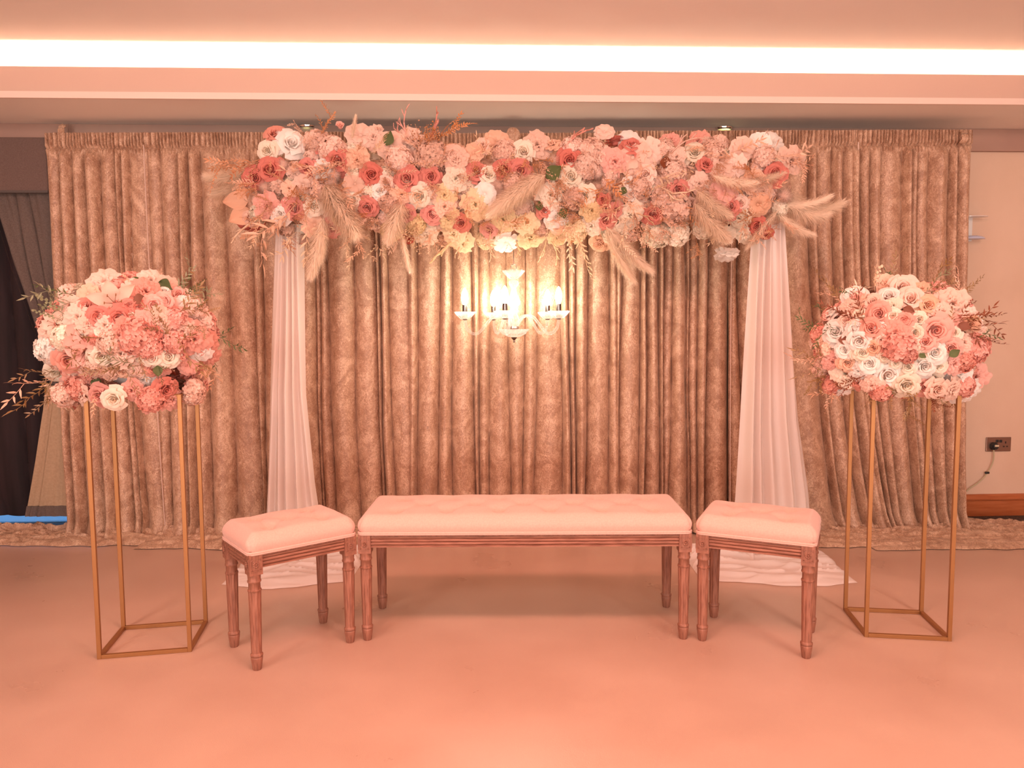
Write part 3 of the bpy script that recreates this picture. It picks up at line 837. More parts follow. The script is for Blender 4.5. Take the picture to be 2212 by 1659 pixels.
def bud_mesh(seed):
    b = MB(); rnd = random.Random(seed)
    for k in range(6):
        b.grid(petal_rows(k * 2.4, 1.2, .10 + .05 * k, .30 + .07 * k, -.2, .85 - .06 * k, .05, 6, 5, .02, .02, k, .05))
    b.lathe([(.06, -.5), (.28, -.3), (.36, -.1), (.2, .1)], 8)
    return b
def thistle_mesh(seed):
    b = MB(); rnd = random.Random(seed)
    for k in range(230):
        z = 1 - 2 * (k + .5) / 230; r = math.sqrt(1 - z * z); a = k * 2.39996
        d = Vector((r * math.cos(a), r * math.sin(a), z)) * rnd.uniform(.85, 1.05); n = d.orthogonal().normalized() * .035; m2 = d.cross(n).normalized() * .035
        b.add([d * .2 - n, d * .2 + n, d, d * .2 + m2], [(0, 1, 2), (1, 3, 2), (3, 0, 2)])
    b.lathe([(.05, -.35), (.3, -.2), (.36, 0), (.3, .2), (.05, .35)], 10)
    return b
def leaf_at(b, p, d, n, L_, wd, bend=.15):
    d = d.normalized(); s = d.cross(n)
    if s.length < .05: s = d.orthogonal()
    s.normalize(); n = s.cross(d).normalized()
    b.add([p, p + d * L_ * .32 + s * wd + n * bend * L_ * .25, p + d * L_ * .7 + s * wd * .7 + n * bend * L_ * .15, p + d * L_ - n * bend * L_ * .5,
           p + d * L_ * .7 - s * wd * .7 + n * bend * L_ * .15, p + d * L_ * .32 - s * wd + n * bend * L_ * .25, p + d * L_ * .4, p + d * L_ * .72],
          [(0, 1, 6), (1, 2, 7, 6), (2, 3, 7), (3, 4, 7), (4, 5, 6, 7), (5, 0, 6)])
def sprig_mesh(seed, n=13, leaf=.26, wd=.05, curve=.25, branch=2):
    """unit length along +Z"""
    rnd = random.Random(seed); b = MB()
    def stem(o, d, L_, nl):
        pts = []; side = d.orthogonal().normalized(); side = Quaternion(d, rnd.uniform(0, 6)) @ side
        for i in range(7):
            s = i / 6; pts.append(o + d * L_ * s + side * curve * L_ * s * s)
        b.tube(pts, .010, 4, lambda t: 1 - .6 * t)
        for k in range(nl):
            s = .18 + .82 * (k + .5) / nl; i = min(5, int(s * 6)); f = s * 6 - i
            p = pts[i].lerp(pts[i + 1], f); dd = (pts[i + 1] - pts[i]).normalized()
            out = Quaternion(dd, k * PI + rnd.uniform(-.7, .7)) @ side.cross(dd)
            ld = dd * .75 + out * .75 + Vector([rnd.uniform(-.15, .15) for _ in range(3)])
            leaf_at(b, p, ld, side, leaf * rnd.uniform(.7, 1.15), wd, .2)
        leaf_at(b, pts[-1], (pts[-1] - pts[-2]), side, leaf, wd, .1)
        return pts
    pts = stem(Vector((0, 0, 0)), Vector((0, 0, 1)), 1.0, n)
    for k in range(branch):
        i = 1 + (k * 4) // max(1, branch - 1) if branch > 1 else 2; d = (Vector((0, 0, 1)) + Vector((rnd.uniform(-1, 1), rnd.uniform(-1, 1), 0)) * .8).normalized()
        stem(pts[i], d, .55, max(4, n // 2))
    return b
def berry_mesh(seed, n=70, spread=.55):
    rnd = random.Random(seed); b = MB()
    for k in range(9):
        d = Vector((rnd.uniform(-spread, spread), rnd.uniform(-spread, spread), 1)); d = d / d.length * rnd.uniform(.7, 1)
        b.tube([(0, 0, 0), d * .5 + Vector((0, 0, .03)), d], .008, 3)
        for i in range(n // 9):
            p = d * rnd.uniform(.35, 1.05) + Vector([rnd.uniform(-.12, .12) for _ in range(3)]); r = rnd.uniform(.020, .036)
            b.add([p + Vector((r, 0, 0)), p + Vector((-r, 0, 0)), p + Vector((0, r, 0)), p + Vector((0, -r, 0)), p + Vector((0, 0, r)), p + Vector((0, 0, -r))],
                  [(0, 2, 4), (2, 1, 4), (1, 3, 4), (3, 0, 4), (2, 0, 5), (1, 2, 5), (3, 1, 5), (0, 3, 5)])
    return b
def twig_mesh(seed):
    rnd = random.Random(seed); b = MB()
    def br(o, d, L_, dep):
        e = o + d * L_; m_ = o + d * L_ * .5 + Vector([rnd.uniform(-.06, .06) for _ in range(3)]) * L_
        b.tube([o, m_, e], .028 * (1 - .2 * dep), 5)
        if dep < 2:
            for s in (-1, 1):
                nd = (d + Vector((s * rnd.uniform(.3, .8), rnd.uniform(-.4, .4), rnd.uniform(-.1, .3)))).normalized()
                br(m_ if s < 0 else e, nd, L_ * rnd.uniform(.5, .75), dep + 1)
    br(Vector((0, 0, 0)), Vector((0, 0, 1)), .5, 0)
    return b
def broad_leaf_mesh(seed):
    b = MB(); rows = []
    for i in range(11):
        s = i / 10; wv = .38 * math.sin(PI * min(.985, s ** .85)) + .012; row = []
        for j in range(7):
            t = -1 + 2 * j / 6; row.append((t * wv, .10 * abs(t) + .12 * s * s + .02 * math.sin(s * 9 + seed), s))
        rows.append(row)
    b.grid(rows); return b
COL = {
    'coral': ((.72, .25, .20), 'dusty coral'), 'rose': ((.74, .30, .24), 'deep rose pink'), 'cream': ((.93, .82, .68), 'cream'), 'white': ((.96, .90, .84), 'ivory white'),
    'blush': ((.92, .67, .56), 'pale blush'), 'pink': ((.87, .45, .37), 'salmon pink'), 'peach': ((.90, .58, .42), 'soft peach'), 'dusty': ((.82, .58, .47), 'dusty beige pink'),
    'yellow': ((.90, .72, .46), 'buttery cream'), 'copper': ((.62, .30, .15), 'copper'), 'goldleaf': ((.30, .18, .08), 'bronze gold'), 'green': ((.10, .13, .045), 'dark green'),
    'sage': ((.30, .30, .18), 'sage green'), 'russet': ((.22, .07, .035), 'dark russet'), 'rosegold': ((.84, .53, .37), 'rose gold'), 'straw': ((.84, .62, .42), 'pale straw'), 'plume': ((.96, .82, .68), 'creamy')}
PM = {k: petal_mat(k + '_petals', v[0], .5 if k == 'plume' else .12 if k in ('copper', 'goldleaf', 'green', 'russet') else .30) for k, v in COL.items()}
for k in ('goldleaf', 'rosegold', 'copper'): PM[k].node_tree.nodes['Principled BSDF'].inputs['Roughness'].default_value = .4
M_stamen = mat('lily_stamen', (.25, .10, .03), .6)
GEN = {'rose': [rose_mesh(1), rose_mesh(2)], 'peony': [peony_mesh(3), peony_mesh(4)], 'hydrangea': [hydr_mesh(5), hydr_mesh(6)], 'open_blossom': [blossom_mesh(7), blossom_mesh(8, 5)],
       'lily': [lily_mesh(9)], 'flower_bud': [bud_mesh(10)], 'thistle_ball': [thistle_mesh(11)],
       'leaf_sprig': [sprig_mesh(12, 9, .27, .030), sprig_mesh(13, 11, .22, .026), sprig_mesh(14, 8, .30, .030, .4)], 'berry_spray': [berry_mesh(15), berry_mesh(16, 80, .8)], 'twig': [twig_mesh(17), twig_mesh(18)],
       'broad_leaf': [broad_leaf_mesh(1)], 'eucalyptus_sprig': [sprig_mesh(20, 10, .13, .06, .2, 1)], 'fine_sprig': [sprig_mesh(21, 22, .13, .02, .3, 4)]}
cache = {}
def flower(kind, colr, pos, nrm, size, parent, roll=None, var=None, label=True):
    v = random.randrange(len(GEN[kind])) if var is None else var
    key = (kind, v, colr)
    if key not in cache:
        me = GEN[kind][v].mesh(kind + '_' + colr); me.materials.append(PM[colr]); cache[key] = me
    nm = {'fine_sprig': 'leaf_sprig'}.get(kind, kind)
    o = bpy.data.objects.new(nm, cache[key]); col.objects.link(o); o.parent = parent
    T = orient(nrm, random.uniform(0, 6.28) if roll is None else roll) if kind != 'broad_leaf' else orient2(nrm, (EYE - Vector(pos)).normalized() + Vector((0, 0, random.uniform(-.3, .5))), pos)
    T = T @ Matrix.Diagonal((size * random.uniform(.94, 1.06), size * random.uniform(.94, 1.06), size, 1))
    T.translation = Vector(pos) - parent.location
    o.matrix_local = T
    if label: o['label'] = COL[colr][1] + ' ' + nm.replace('_', ' ')
    if kind == 'lily':
        if 'st' not in cache:
            me = stamen_mesh().mesh('stamens'); me.materials.append(M_stamen); cache['st'] = me
        s = bpy.data.objects.new('stamens', cache['st']); col.objects.link(s); s.parent = o
    return o
def pampas(p0, p1, sag, width, n, colr, parent, seed):
    """feathery plume from p0 (stem end) to p1 (tip)"""
    rnd = random.Random(seed); b = MB(); p0, p1 = Vector(p0), Vector(p1); L_ = (p1 - p0).length
    def cur(s): return p0.lerp(p1, s) + Vector((0, 0, -sag)) * (s * s - s) * -4 * .5
    pts = [cur(i / 12) for i in range(13)]; b.tube([q - parent.location for q in pts], .0022, 5, lambda t: 1 - .7 * t)
    for k in range(n):
        s = rnd.random() ** .85 * .97; p = cur(s); d = (cur(min(1, s + .03)) - cur(max(0, s - .03))).normalized()
        o_ = d.orthogonal().normalized(); o_ = Quaternion(d, rnd.uniform(0, 2 * PI)) @ o_
        env = math.sin(PI * min(1, .22 + .78 * s)) ** .6 + .25
        out = width * env * rnd.uniform(.25, 1.0); fw = L_ * rnd.uniform(.08, .22)
        e1 = p + o_ * out * .55 + d * fw * .5; e2 = p + o_ * out * .95 + d * fw + Vector((0, 0, -.35 * out * rnd.random())); t = o_.cross(d).normalized() * .0009
        q0 = parent.location
        b.add([p - t - q0, p + t - q0, e1 + t * .9 - q0, e1 - t * .9 - q0, e2 - q0], [(0, 1, 2, 3), (3, 2, 4)])
    o = b.build('pampas_plume', PM[colr], parent, smooth=False); o['label'] = 'feathery ' + COL[colr][1] + ' pampas plume'; return o

def ell(px, py, C, ax, q=0.0):
    """front surface point and outward normal of an ellipsoid (straight middle length q) seen through the given direction"""
    d = ray(px, py).normalized(); t0 = (C.y - ax[1] - .05) / d.y; t1 = (C.y + .02) / d.y; best = None
    def F(p):
        v = p - C; vx = math.copysign(max(0, abs(v.x) - q), v.x)
        return (vx / ax[0]) ** 2 + (v.y / ax[1]) ** 2 + (v.z / ax[2]) ** 2, Vector((vx / ax[0] ** 2, v.y / ax[1] ** 2, v.z / ax[2] ** 2))
    for i in range(80):
        p = EYE + d * (t0 + (t1 - t0) * i / 79)
        f, g = F(p)
        if f <= 1: return p, g.normalized()
        if best is None or f < best[0]: best = (f, p.copy(), g.normalized())
    return best[1], best[2]
def surf(C, ax, q, rnd, cond):
    while True:
        d = Vector((rnd.gauss(0, 1), rnd.gauss(0, 1), rnd.gauss(0, 1))).normalized()
        if cond(d):
            p = Vector((d.x * ax[0] + (rnd.uniform(-q, q) if q else 0), d.y * ax[1], d.z * ax[2]))
            return C + p, Vector((d.x / ax[0], d.y / ax[1], d.z / ax[2])).normalized()
SC = 1 / FPX
def put(lst, C, ax, q, parent, face=.75, lift=.0, k=1.0):
    for it in lst:
        kind, colr, px, py, r = it[:5]
        p, n = ell(px, py, C, ax, q)
        toc = (EYE - p).normalized()
        nn = (n * .55 + toc * face + Vector([random.uniform(-.28, .28) for _ in range(3)])).normalized()
        if len(it) > 5: nn = (Vector(it[5])).normalized()
        flower(kind, colr, p - nn * r * SC * p.y * .25 + toc * lift, nn, r * SC * p.y * 1.30 * k, parent)
def orient2(d, f, pos):
    z = Vector(d).normalized(); y = Vector(f) - z * z.dot(Vector(f)); y.normalize(); x = y.cross(z)
    M = Matrix.Identity(4)
    for i in range(3): M[i][0] = x[i]; M[i][1] = y[i]; M[i][2] = z[i]
    return M
def dirpx(p, dx, dy, depth=-.2):
    return (RT * dx - UP * dy + Vector((0, depth, 0)) * math.hypot(dx, dy)).normalized()
def sprigs(lst, C, ax, q, parent):
    """(kind, colour, px, py, dx, dy) base pixel and pixel vector of growth"""
    for kind, colr, px, py, dx, dy in lst:
        p, n = ell(px, py, C, ax, q)
        L_ = math.hypot(dx, dy) * SC * p.y * .9
        flower(kind, colr, p + (EYE - p).normalized() * .02, dirpx(p, dx, dy), L_, parent)
def core(C, ax, q, parent, k=.80):
    b = MB(); rows = []
    for i in range(25):
        th = PI * i / 24; row = []
        for j in range(33):
            ph = 2 * PI * j / 32
            x = math.cos(th) * ax[0] * k; x += math.copysign(q, x) if abs(x) > 1e-4 else 0
            row.append(((C - parent.location).x + x, (C - parent.location).y + math.sin(th) * math.cos(ph) * ax[1] * k, (C - parent.location).z + math.sin(th) * math.sin(ph) * ax[2] * k))
        rows.append(row)
    b.grid(rows); m_ = bpy.data.materials.get('moss_core')
    if not m_:
        m_ = mat('moss_core', rough=.95); noise_color(m_, (.34, .19, .13), (.60, .38, .28), 40, 4, bump=.8, bdist=.02)
    o = b.build('foam_core', m_, parent); o['label'] = 'mossy foam core'

# ------------------------------------------------------------------ flower garland on the arch
def expand(s):
    out = []
    for ln in s.strip().split(';'):
        a = ln.split()
        if len(a) >= 5: out.append((a[0], a[1], float(a[2]), float(a[3]), float(a[4])))
    return out
ALI = {'R': 'rose', 'P': 'peony', 'H': 'hydrangea', 'B': 'open_blossom', 'L': 'lily', 'D': 'flower_bud', 'T': 'thistle_ball'}
def ex(s): return [(ALI[a[0]],) + a[1:] for a in expand(s)]
YG = 3.89; C0 = at(1112, 413, YG)
GAX = (.30, .145, .245); GQ = 1.22
gar = empty('flower_garland', (C0.x, YG, C0.z)); tag(gar, 'long garland of cream, blush and coral flowers with pampas across the arch top', 'flower garland')
core(C0, GAX, GQ, gar, .66)
garland = ex('''
R coral 583 367 25;R coral 551 385 21;R coral 730 348 23;R coral 664 362 17;R coral 803 378 22;R coral 879 387 24;R coral 931 382 19;R coral 635 450 21;R coral 794 448 19;R coral 880 463 18;R coral 934 463 18;
R pink 594 290 20;R rose 996 483 17;R coral 716 493 18;R coral 1030 372 20;R coral 1087 367 21;R coral 1125 369 20;R coral 1230 347 25;R rose 1303 432 13;R rose 1331 453 14;R rose 1308 476 18;R coral 1412 463 20;
R rose 1176 455 15;R peach 1204 491 13;R peach 1295 526 18;R rose 1057 498 15;R coral 1465 410 21;R coral 1525 354 16;R coral 1675 374 21;R coral 1578 448 19;R coral 1637 488 19;R coral 1654 506 13;
R white 629 311 27;R cream 577 326 19;R white 698 366 20;R cream 678 445 19;R white 606 464 18;R cream 906 425 23;R blush 834 396 16;R white 820 412 15;R cream 764 433 16;R cream 1055 377 18;R cream 1130 329 23;
R cream 1232 382 23;R cream 1209 397 17;R blush 981 336 21;R blush 1040 316 16;P cream 1189 422 24;R cream 1262 422 19;P yellow 1278 455 21;P cream 1361 465 23;R white 1362 417 14;R white 1357 393 10;R blush 1394 377 20;
B white 1047 420 18;P yellow 1027 443 24;B white 1202 473 19;P yellow 1146 514 23;B white 1093 526 21;P yellow 999 524 21;P cream 1278 488 19;P yellow 981 506 22;P peach 961 446 21;P yellow 1202 514 15;P yellow 1088 474 22;
P yellow 1138 481 20;P cream 923 509 19;P yellow 969 473 19;H blush 683 305 25;H blush 718 326 26;B blush 779 290 24;P blush 807 297 22;P peach 772 347 22;B blush 845 314 24;B blush 883 303 24;H dusty 934 339 30;B dusty 767 397 18;
P peach 625 407 15;B dusty 655 400 17;P pink 577 445 22;P blush 984 346 22;P cream 984 387 23;P peach 868 420 18;B peach 680 486 22;P yellow 960 422 20;B peach 1075 305 22;H blush 1088 328 22;P blush 1159 314 27;H blush 1235 321 22;H blush 1278 326 24;
B blush 1306 283 16;B white 1359 303 18;P blush 1300 340 20;P pink 1328 349 24;B blush 1366 339 28;B blush 1399 328 23;H dusty 1265 362 24;H dusty 1381 407 21;H dusty 1240 428 20;B peach 1022 329 18;
P pink 1447 303 18;P pink 1508 306 19;R cream 1500 331 20;B white 1665 303 22;B white 1639 310 19;B blush 1604 321 20;P blush 1710 347 24;P blush 1584 362 22;B blush 1556 364 23;P blush 1462 339 17;B blush 1406 333 20;H dusty 1452 372 23;
P dusty 1510 397 18;B pink 1566 412 22;R dusty 1599 440 16;P dusty 1647 415 18;B peach 1637 443 20;H dusty 1457 448 28;H cream 1421 509 24;H cream 1462 504 23;P cream 1596 471 18;P cream 1611 506 18;P cream 1571 507 16;B peach 1629 392 22;
T blush 572 407 15;T blush 721 377 16;T blush 713 395 14;T blush 612 357 14;T blush 1079 402 15;T blush 1290 374 16;T blush 1197 347 16;T blush 1695 424 18;D pink 735 272 11;D blush 819 278 8;H yellow 845 500 20;H yellow 740 470 18;H cream 1325 505 20;
H blush 860 345 24;H dusty 690 410 20;H dusty 840 440 18;H blush 1110 395 22;H dusty 1430 430 20;H blush 1540 330 22;H dusty 1520 450 22;H blush 1650 340 20;H cream 1520 490 20;P cream 1340 500 18;H yellow 1240 500 22;H yellow 1050 520 18;H yellow 900 485 18''')
put(garland, C0, GAX, GQ, gar)
p = at(1570, 549, YG - .05); flower('open_blossom', 'white', p, (0.1, -.45, -1), .062, gar)
flower('open_blossom', 'white', p + Vector((0, .005, .008)), (0.1, -.4, .8), .055, gar)
rnd = random.Random(55)
# small fillers, all round the garland
for i in range(170):
    px, py = rnd.uniform(530, 1705), rnd.gauss(415, 55)
    p, n = ell(px, max(300, min(530, py)), C0, GAX, GQ)
    kc = rnd.choice([('hydrangea', 'blush'), ('hydrangea', 'dusty'), ('hydrangea', 'cream'), ('rose', 'blush'), ('open_blossom', 'dusty')])
    flower(kc[0], kc[1], p - n * rnd.uniform(.03, .07), n, rnd.uniform(.038, .055), gar)
for i in range(85):
    p, n = surf(C0, GAX, GQ, rnd, lambda d: d.y > .1 or d.z > .75)
    kc = rnd.choice([('hydrangea', 'blush'), ('hydrangea', 'dusty'), ('rose', 'coral'), ('rose', 'cream'), ('peony', 'blush'), ('peony', 'peach')])
    flower(kc[0], kc[1], p, n, rnd.uniform(.045, .065), gar)
for i in range(190):
    px, py = rnd.uniform(540, 1700), rnd.uniform(320, 525)
    p, n = ell(px, py, C0, GAX, GQ); a = rnd.uniform(0, 2 * PI); tc = (EYE - p).normalized()
    kc = rnd.choice([('leaf_sprig', 'rosegold'), ('leaf_sprig', 'rosegold'), ('berry_spray', 'copper'), ('berry_spray', 'rosegold'), ('fine_sprig', 'copper'), ('fine_sprig', 'rosegold'), ('leaf_sprig', 'straw')])
    d = dirpx(p, math.cos(a), math.sin(a) + .45, -.55)
    flower(kc[0], kc[1], p + tc * .02, d, rnd.uniform(.06, .11), gar)
sprigs([('fine_sprig', 'copper', 560, 345, -95, 45), ('berry_spray', 'copper', 560, 350, -50, 40), ('fine_sprig', 'copper', 690, 300, 20, -62), ('fine_sprig', 'rosegold', 660, 290, -30, -20),
        ('berry_spray', 'copper', 915, 330, 5, -72), ('berry_spray', 'copper', 925, 330, 25, -70), ('fine_sprig', 'copper', 940, 300, 75, -30), ('twig', 'pink', 925, 310, 32, -75), ('twig', 'pink', 880, 300, -14, -72), ('twig', 'pink', 868, 300, -20, -45),
        ('twig', 'pink', 1215, 320, 62, -55), ('twig', 'blush', 1450, 330, 60, -50), ('twig', 'blush', 1520, 300, -18, -20), ('leaf_sprig', 'rosegold', 1580, 330, 60, -20), ('leaf_sprig', 'rosegold', 1640, 350, 90, -35), ('leaf_sprig', 'rosegold', 1600, 345, -80, -25),
        ('fine_sprig', 'rosegold', 1690, 320, 45, 60), ('leaf_sprig', 'straw', 660, 470, 20, 85), ('leaf_sprig', 'straw', 640, 500, -40, 50), ('leaf_sprig', 'rosegold', 640, 440, -70, 100), ('fine_sprig', 'rosegold', 760, 480, 10, 78), ('leaf_sprig', 'straw', 745, 500, 25, 60),
        ('berry_spray', 'straw', 900, 480, -20, 75), ('berry_spray', 'rosegold', 860, 430, -10, 60), ('leaf_sprig', 'straw', 1245, 500, 8, 88), ('leaf_sprig', 'straw', 1215, 480, 30, 70), ('berry_spray', 'rosegold', 1370, 460, 10, 85), ('fine_sprig', 'straw', 1350, 470, 5, 75),
        ('fine_sprig', 'straw', 1400, 470, 0, 68), ('leaf_sprig', 'straw', 1410, 380, 70, 20), ('leaf_sprig', 'rosegold', 1330, 400, 25, 60), ('leaf_sprig', 'rosegold', 1320, 390, -20, 60), ('leaf_sprig', 'copper', 1470, 440, 40, 40), ('leaf_sprig', 'rosegold', 1590, 390, 30, 40),
        ('fine_sprig', 'rosegold', 750, 340, -70, 70), ('leaf_sprig', 'rosegold', 745, 350, -90, 40), ('leaf_sprig', 'rosegold', 735, 400, 30, 60), ('leaf_sprig', 'rosegold', 560, 400, -45, -10), ('fine_sprig', 'copper', 560, 405, -45, 15), ('fine_sprig', 'copper', 575, 450, -40, 65),
        ('twig', 'straw', 560, 470, -70, 55), ('twig', 'straw', 1000, 520, -20, 55), ('twig', 'straw', 1045, 520, 30, 45), ('twig', 'yellow', 985, 515, -70, 65), ('twig', 'yellow', 1115, 520, 12, 45), ('twig', 'yellow', 1180, 520, -15, 50), ('twig', 'yellow', 1190, 520, 25, 50), ('twig', 'straw', 1060, 500, -10, 60),
        ('twig', 'straw', 1420, 400, 75, 45), ('twig', 'straw', 1375, 460, 50, 25), ('fine_sprig', 'rosegold', 1160, 340, 30, 60), ('berry_spray', 'copper', 1150, 340, 40, 50), ('berry_spray', 'copper', 640, 400, 5, 55), ('berry_spray', 'copper', 685, 420, -30, 40),
        ('leaf_sprig', 'copper', 1300, 380, 40, 50), ('leaf_sprig', 'copper', 1310, 400, -50, 40), ('berry_spray', 'rosegold', 950, 400, -40, 20), ('fine_sprig', 'straw', 1500, 400, 40, 60), ('berry_spray', 'copper', 1460, 480, 30, 20), ('leaf_sprig', 'green', 1190, 385, 18, -22), ('leaf_sprig', 'green', 1200, 455, 20, 20),
        ('broad_leaf', 'green', 1180, 385, 35, -25), ('broad_leaf', 'green', 1215, 450, 5, 28), ('broad_leaf', 'green', 1165, 455, 0, -22), ('broad_leaf', 'green', 1350, 405, -12, 22), ('broad_leaf', 'green', 835, 315, 12, -32), ('broad_leaf', 'russet', 1440, 340, -8, 32), ('broad_leaf', 'sage', 1360, 300, 4, 16)], C0, GAX, GQ, gar)
q = lambda px, py, dy=0: at(px, py, YG + dy)
for px, py, dx, dy in ((540, 430, -42, 8), (545, 455, -36, 20), (565, 425, -35, -10)):
    p_ = q(px, py, -.05); flower('broad_leaf', 'peach', p_, dirpx(p_, dx, dy, -.1), math.hypot(dx, dy) * SC * 3.9 * 1.25, gar, roll=PI / 2 * 0)
PP = [((560, 355), (450, 382), .06, .085, 1500, 'plume', 0), ((560, 378), (462, 418), .05, .085, 1500, 'plume', 0), ((700, 400), (768, 505), .0, .12, 2800, 'plume', -.2), ((700, 470), (672, 592), .02, .07, 1700, 'plume', -.15),
      ((700, 480), (690, 565), .0, .045, 900, 'plume', -.15), ((870, 440), (838, 520), .0, .09, 1700, 'plume', -.18), ((865, 500), (884, 582), .0, .03, 700, 'plume', -.12), ((1178, 378), (1070, 450), .0, .09, 3000, 'plume', -.22), ((1150, 400), (1060, 462), .0, .06, 1500, 'plume', -.23),
      ((1310, 490), (1400, 580), .03, .055, 1500, 'plume', -.12), ((1310, 500), (1365, 600), .03, .045, 1200, 'plume', -.12), ((1320, 500), (1385, 570), .0, .04, 900, 'plume', -.14),
      ((1690, 410), (1815, 440), .13, .08, 2000, 'plume', 0), ((1690, 415), (1785, 462), .10, .08, 1500, 'plume', -.03), ((1670, 448), (1752, 505), .05, .045, 1100, 'plume', -.05), ((1680, 440), (1790, 425), .05, .045, 1000, 'plume', -.06),
      ((1505, 412), (1574, 465), .03, .07, 1600, 'plume', -.2), ((1500, 440), (1570, 515), .03, .08, 1700, 'plume', -.2), ((1680, 455), (1618, 530), .0, .04, 800, 'plume', -.1), ((1540, 380), (1630, 395), .03, .05, 1200, 'plume', -.2), ((1610, 395), (1690, 375), .02, .05, 1000, 'plume', -.15),
      ((760, 300), (768, 252), .0, .025, 400, 'plume', -.1), ((925, 310), (945, 262), .0, .02, 300, 'pink', -.1)]
for k, (a, c, sag, wd, n, cc, dy) in enumerate(PP): pampas(q(*a, dy), q(*c, dy), sag, wd * .85, int(n * 1.8), cc, gar, 100 + k)

# ------------------------------------------------------------------ flower domes on the stands
def dome(C, ax, base, lst, spr, label, seed, palette, clip):
    t = empty('flower_arrangement', (base[0], base[1], base[2] + .003)); tag(t, label, 'flower arrangement', 'flower domes on the gold stands')
    core(C, ax, 0, t, .74)
    b = MB(); b.lathe([(.06, 0), (.085, .0), (.105, .03), (.11, .06), (.10, .06), (.08, .02)], 28); o = b.build('bowl', M_whiteplast, t); o['label'] = 'white flower bowl'
    put(lst, C, ax, 0, t)
    rnd = random.Random(seed)
    for i in range(75):
        p, n = surf(C, ax, 0, rnd, lambda d: d.y > -.15 and d.z > -.75)
        kc = rnd.choice(palette); flower(kc[0], kc[1], p, n, rnd.uniform(.038, .055), t)
    for i in range(60):
        p, n = surf(C, (ax[0] * .93, ax[1] * .93, ax[2] * .93), 0, rnd, lambda d: d.y < .1)
        kc = rnd.choice(palette); flower(kc[0], kc[1], p, n, rnd.uniform(.03, .04), t)
    for i in range(26):
        a = 2 * PI * i / 26 + rnd.uniform(-.1, .1); k_ = rnd.uniform(.66, .86)
        p = Vector((C.x + ax[0] * k_ * math.cos(a), C.y + ax[1] * k_ * 1.05 * math.sin(a), rnd.uniform(.985, 1.035)))
        kc = rnd.choice(palette); flower(kc[0], kc[1], p, Vector((math.cos(a), math.sin(a), -.25)), rnd.uniform(.042, .056), t)
    sprigs(spr, C, ax, 0, t)
    for i in range(16):
        p, n = surf(C, ax, 0, rnd, lambda d: d.z > -.8)
        flower('leaf_sprig', rnd.choice(['goldleaf', 'sage', 'rosegold', 'green']), p, n + Vector((rnd.uniform(-.8, .8), 0, rnd.uniform(-.5, .8))), rnd.uniform(.07, .12), t)
    return t
CL = at(278, 728, 2.902)
left = ex('''
P blush 228 611 30;L blush 247 655 40;P blush 325 607 23;P pink 314 630 27;P blush 358 614 20;R coral 214 685 23;R coral 257 687 24;R rose 279 662 17;R rose 185 662 17;B peach 189 634 17;P blush 171 687 26;P blush 228 703 21;
R pink 333 660 20;R pink 357 652 18;R pink 386 636 17;R white 355 628 11;P pink 306 697 29;P blush 347 693 24;P white 407 664 23;P blush 435 687 19;R rose 335 718 15;H pink 296 728 34;H pink 322 748 24;P pink 419 732 32;P pink 448 747 24;
P pink 452 771 21;P blush 107 720 22;H white 109 757 27;H cream 140 730 24;L pink 177 728 34;L blush 120 700 26;L pink 183 762 32;R pink 148 777 25;R cream 220 769 23;P blush 262 765 24;R cream 327 771 23;R cream 363 771 21;D pink 394 767 12;
P white 429 757 22;R cream 124 804 22;P pink 165 814 23;P pink 191 820 19;P pink 148 847 24;R peach 263 802 15;P blush 290 800 18;P white 310 818 22;B peach 435 798 16;H blush 240 740 24;P pink 270 710 20;H pink 380 690 22;P blush 395 715 20;
B pink 408 790 16;H blush 205 790 20;R pink 330 795 14;P blush 190 700 18;P blush 150 660 17;R rose 300 665 15;P blush 285 625 17;H pink 375 740 22;H blush 235 800 18;P pink 345 800 16''')
AXL = (.315, .24, .215)
lsp = [('fine_sprig', 'goldleaf', 378, 745, -60, -70), ('leaf_sprig', 'goldleaf', 378, 725, 55, 50), ('leaf_sprig', 'goldleaf', 385, 680, 55, -60), ('leaf_sprig', 'goldleaf', 260, 720, -60, 25), ('leaf_sprig', 'goldleaf', 290, 770, -85, 40), ('fine_sprig', 'goldleaf', 300, 790, -90, 10),
       ('leaf_sprig', 'rosegold', 130, 810, -75, 50), ('leaf_sprig', 'goldleaf', 120, 815, -55, 70), ('leaf_sprig', 'goldleaf', 120, 800, -60, 20), ('leaf_sprig', 'goldleaf', 140, 830, -40, 60), ('eucalyptus_sprig', 'sage', 140, 680, -55, -50), ('eucalyptus_sprig', 'sage', 130, 690, -50, -20), ('leaf_sprig', 'green', 160, 640, -50, -30),
       ('leaf_sprig', 'sage', 165, 655, -75, -10), ('leaf_sprig', 'green', 395, 640, 45, -30), ('fine_sprig', 'sage', 400, 650, 50, -25), ('fine_sprig', 'goldleaf', 410, 665, 55, 5), ('leaf_sprig', 'rosegold', 215, 820, -5, 60), ('leaf_sprig', 'rosegold', 225, 820, 25, 50), ('leaf_sprig', 'goldleaf', 270, 800, 40, 35),
       ('leaf_sprig', 'russet', 360, 810, 30, 40), ('leaf_sprig', 'green', 340, 790, 20, 25), ('broad_leaf', 'green', 340, 790, 5, 28), ('broad_leaf', 'green', 200, 820, 25, 18), ('broad_leaf', 'russet', 290, 650, 30, -10), ('broad_leaf', 'green', 345, 610, 40, 18), ('broad_leaf', 'green', 300, 600, -18, 14), ('fine_sprig', 'goldleaf', 420, 770, 35, 40),
       ('leaf_sprig', 'goldleaf', 300, 760, 10, 50), ('leaf_sprig', 'goldleaf', 250, 790, -60, 20), ('fine_sprig', 'goldleaf', 390, 700, 60, 20), ('eucalyptus_sprig', 'rosegold', 290, 620, -20, -30)]
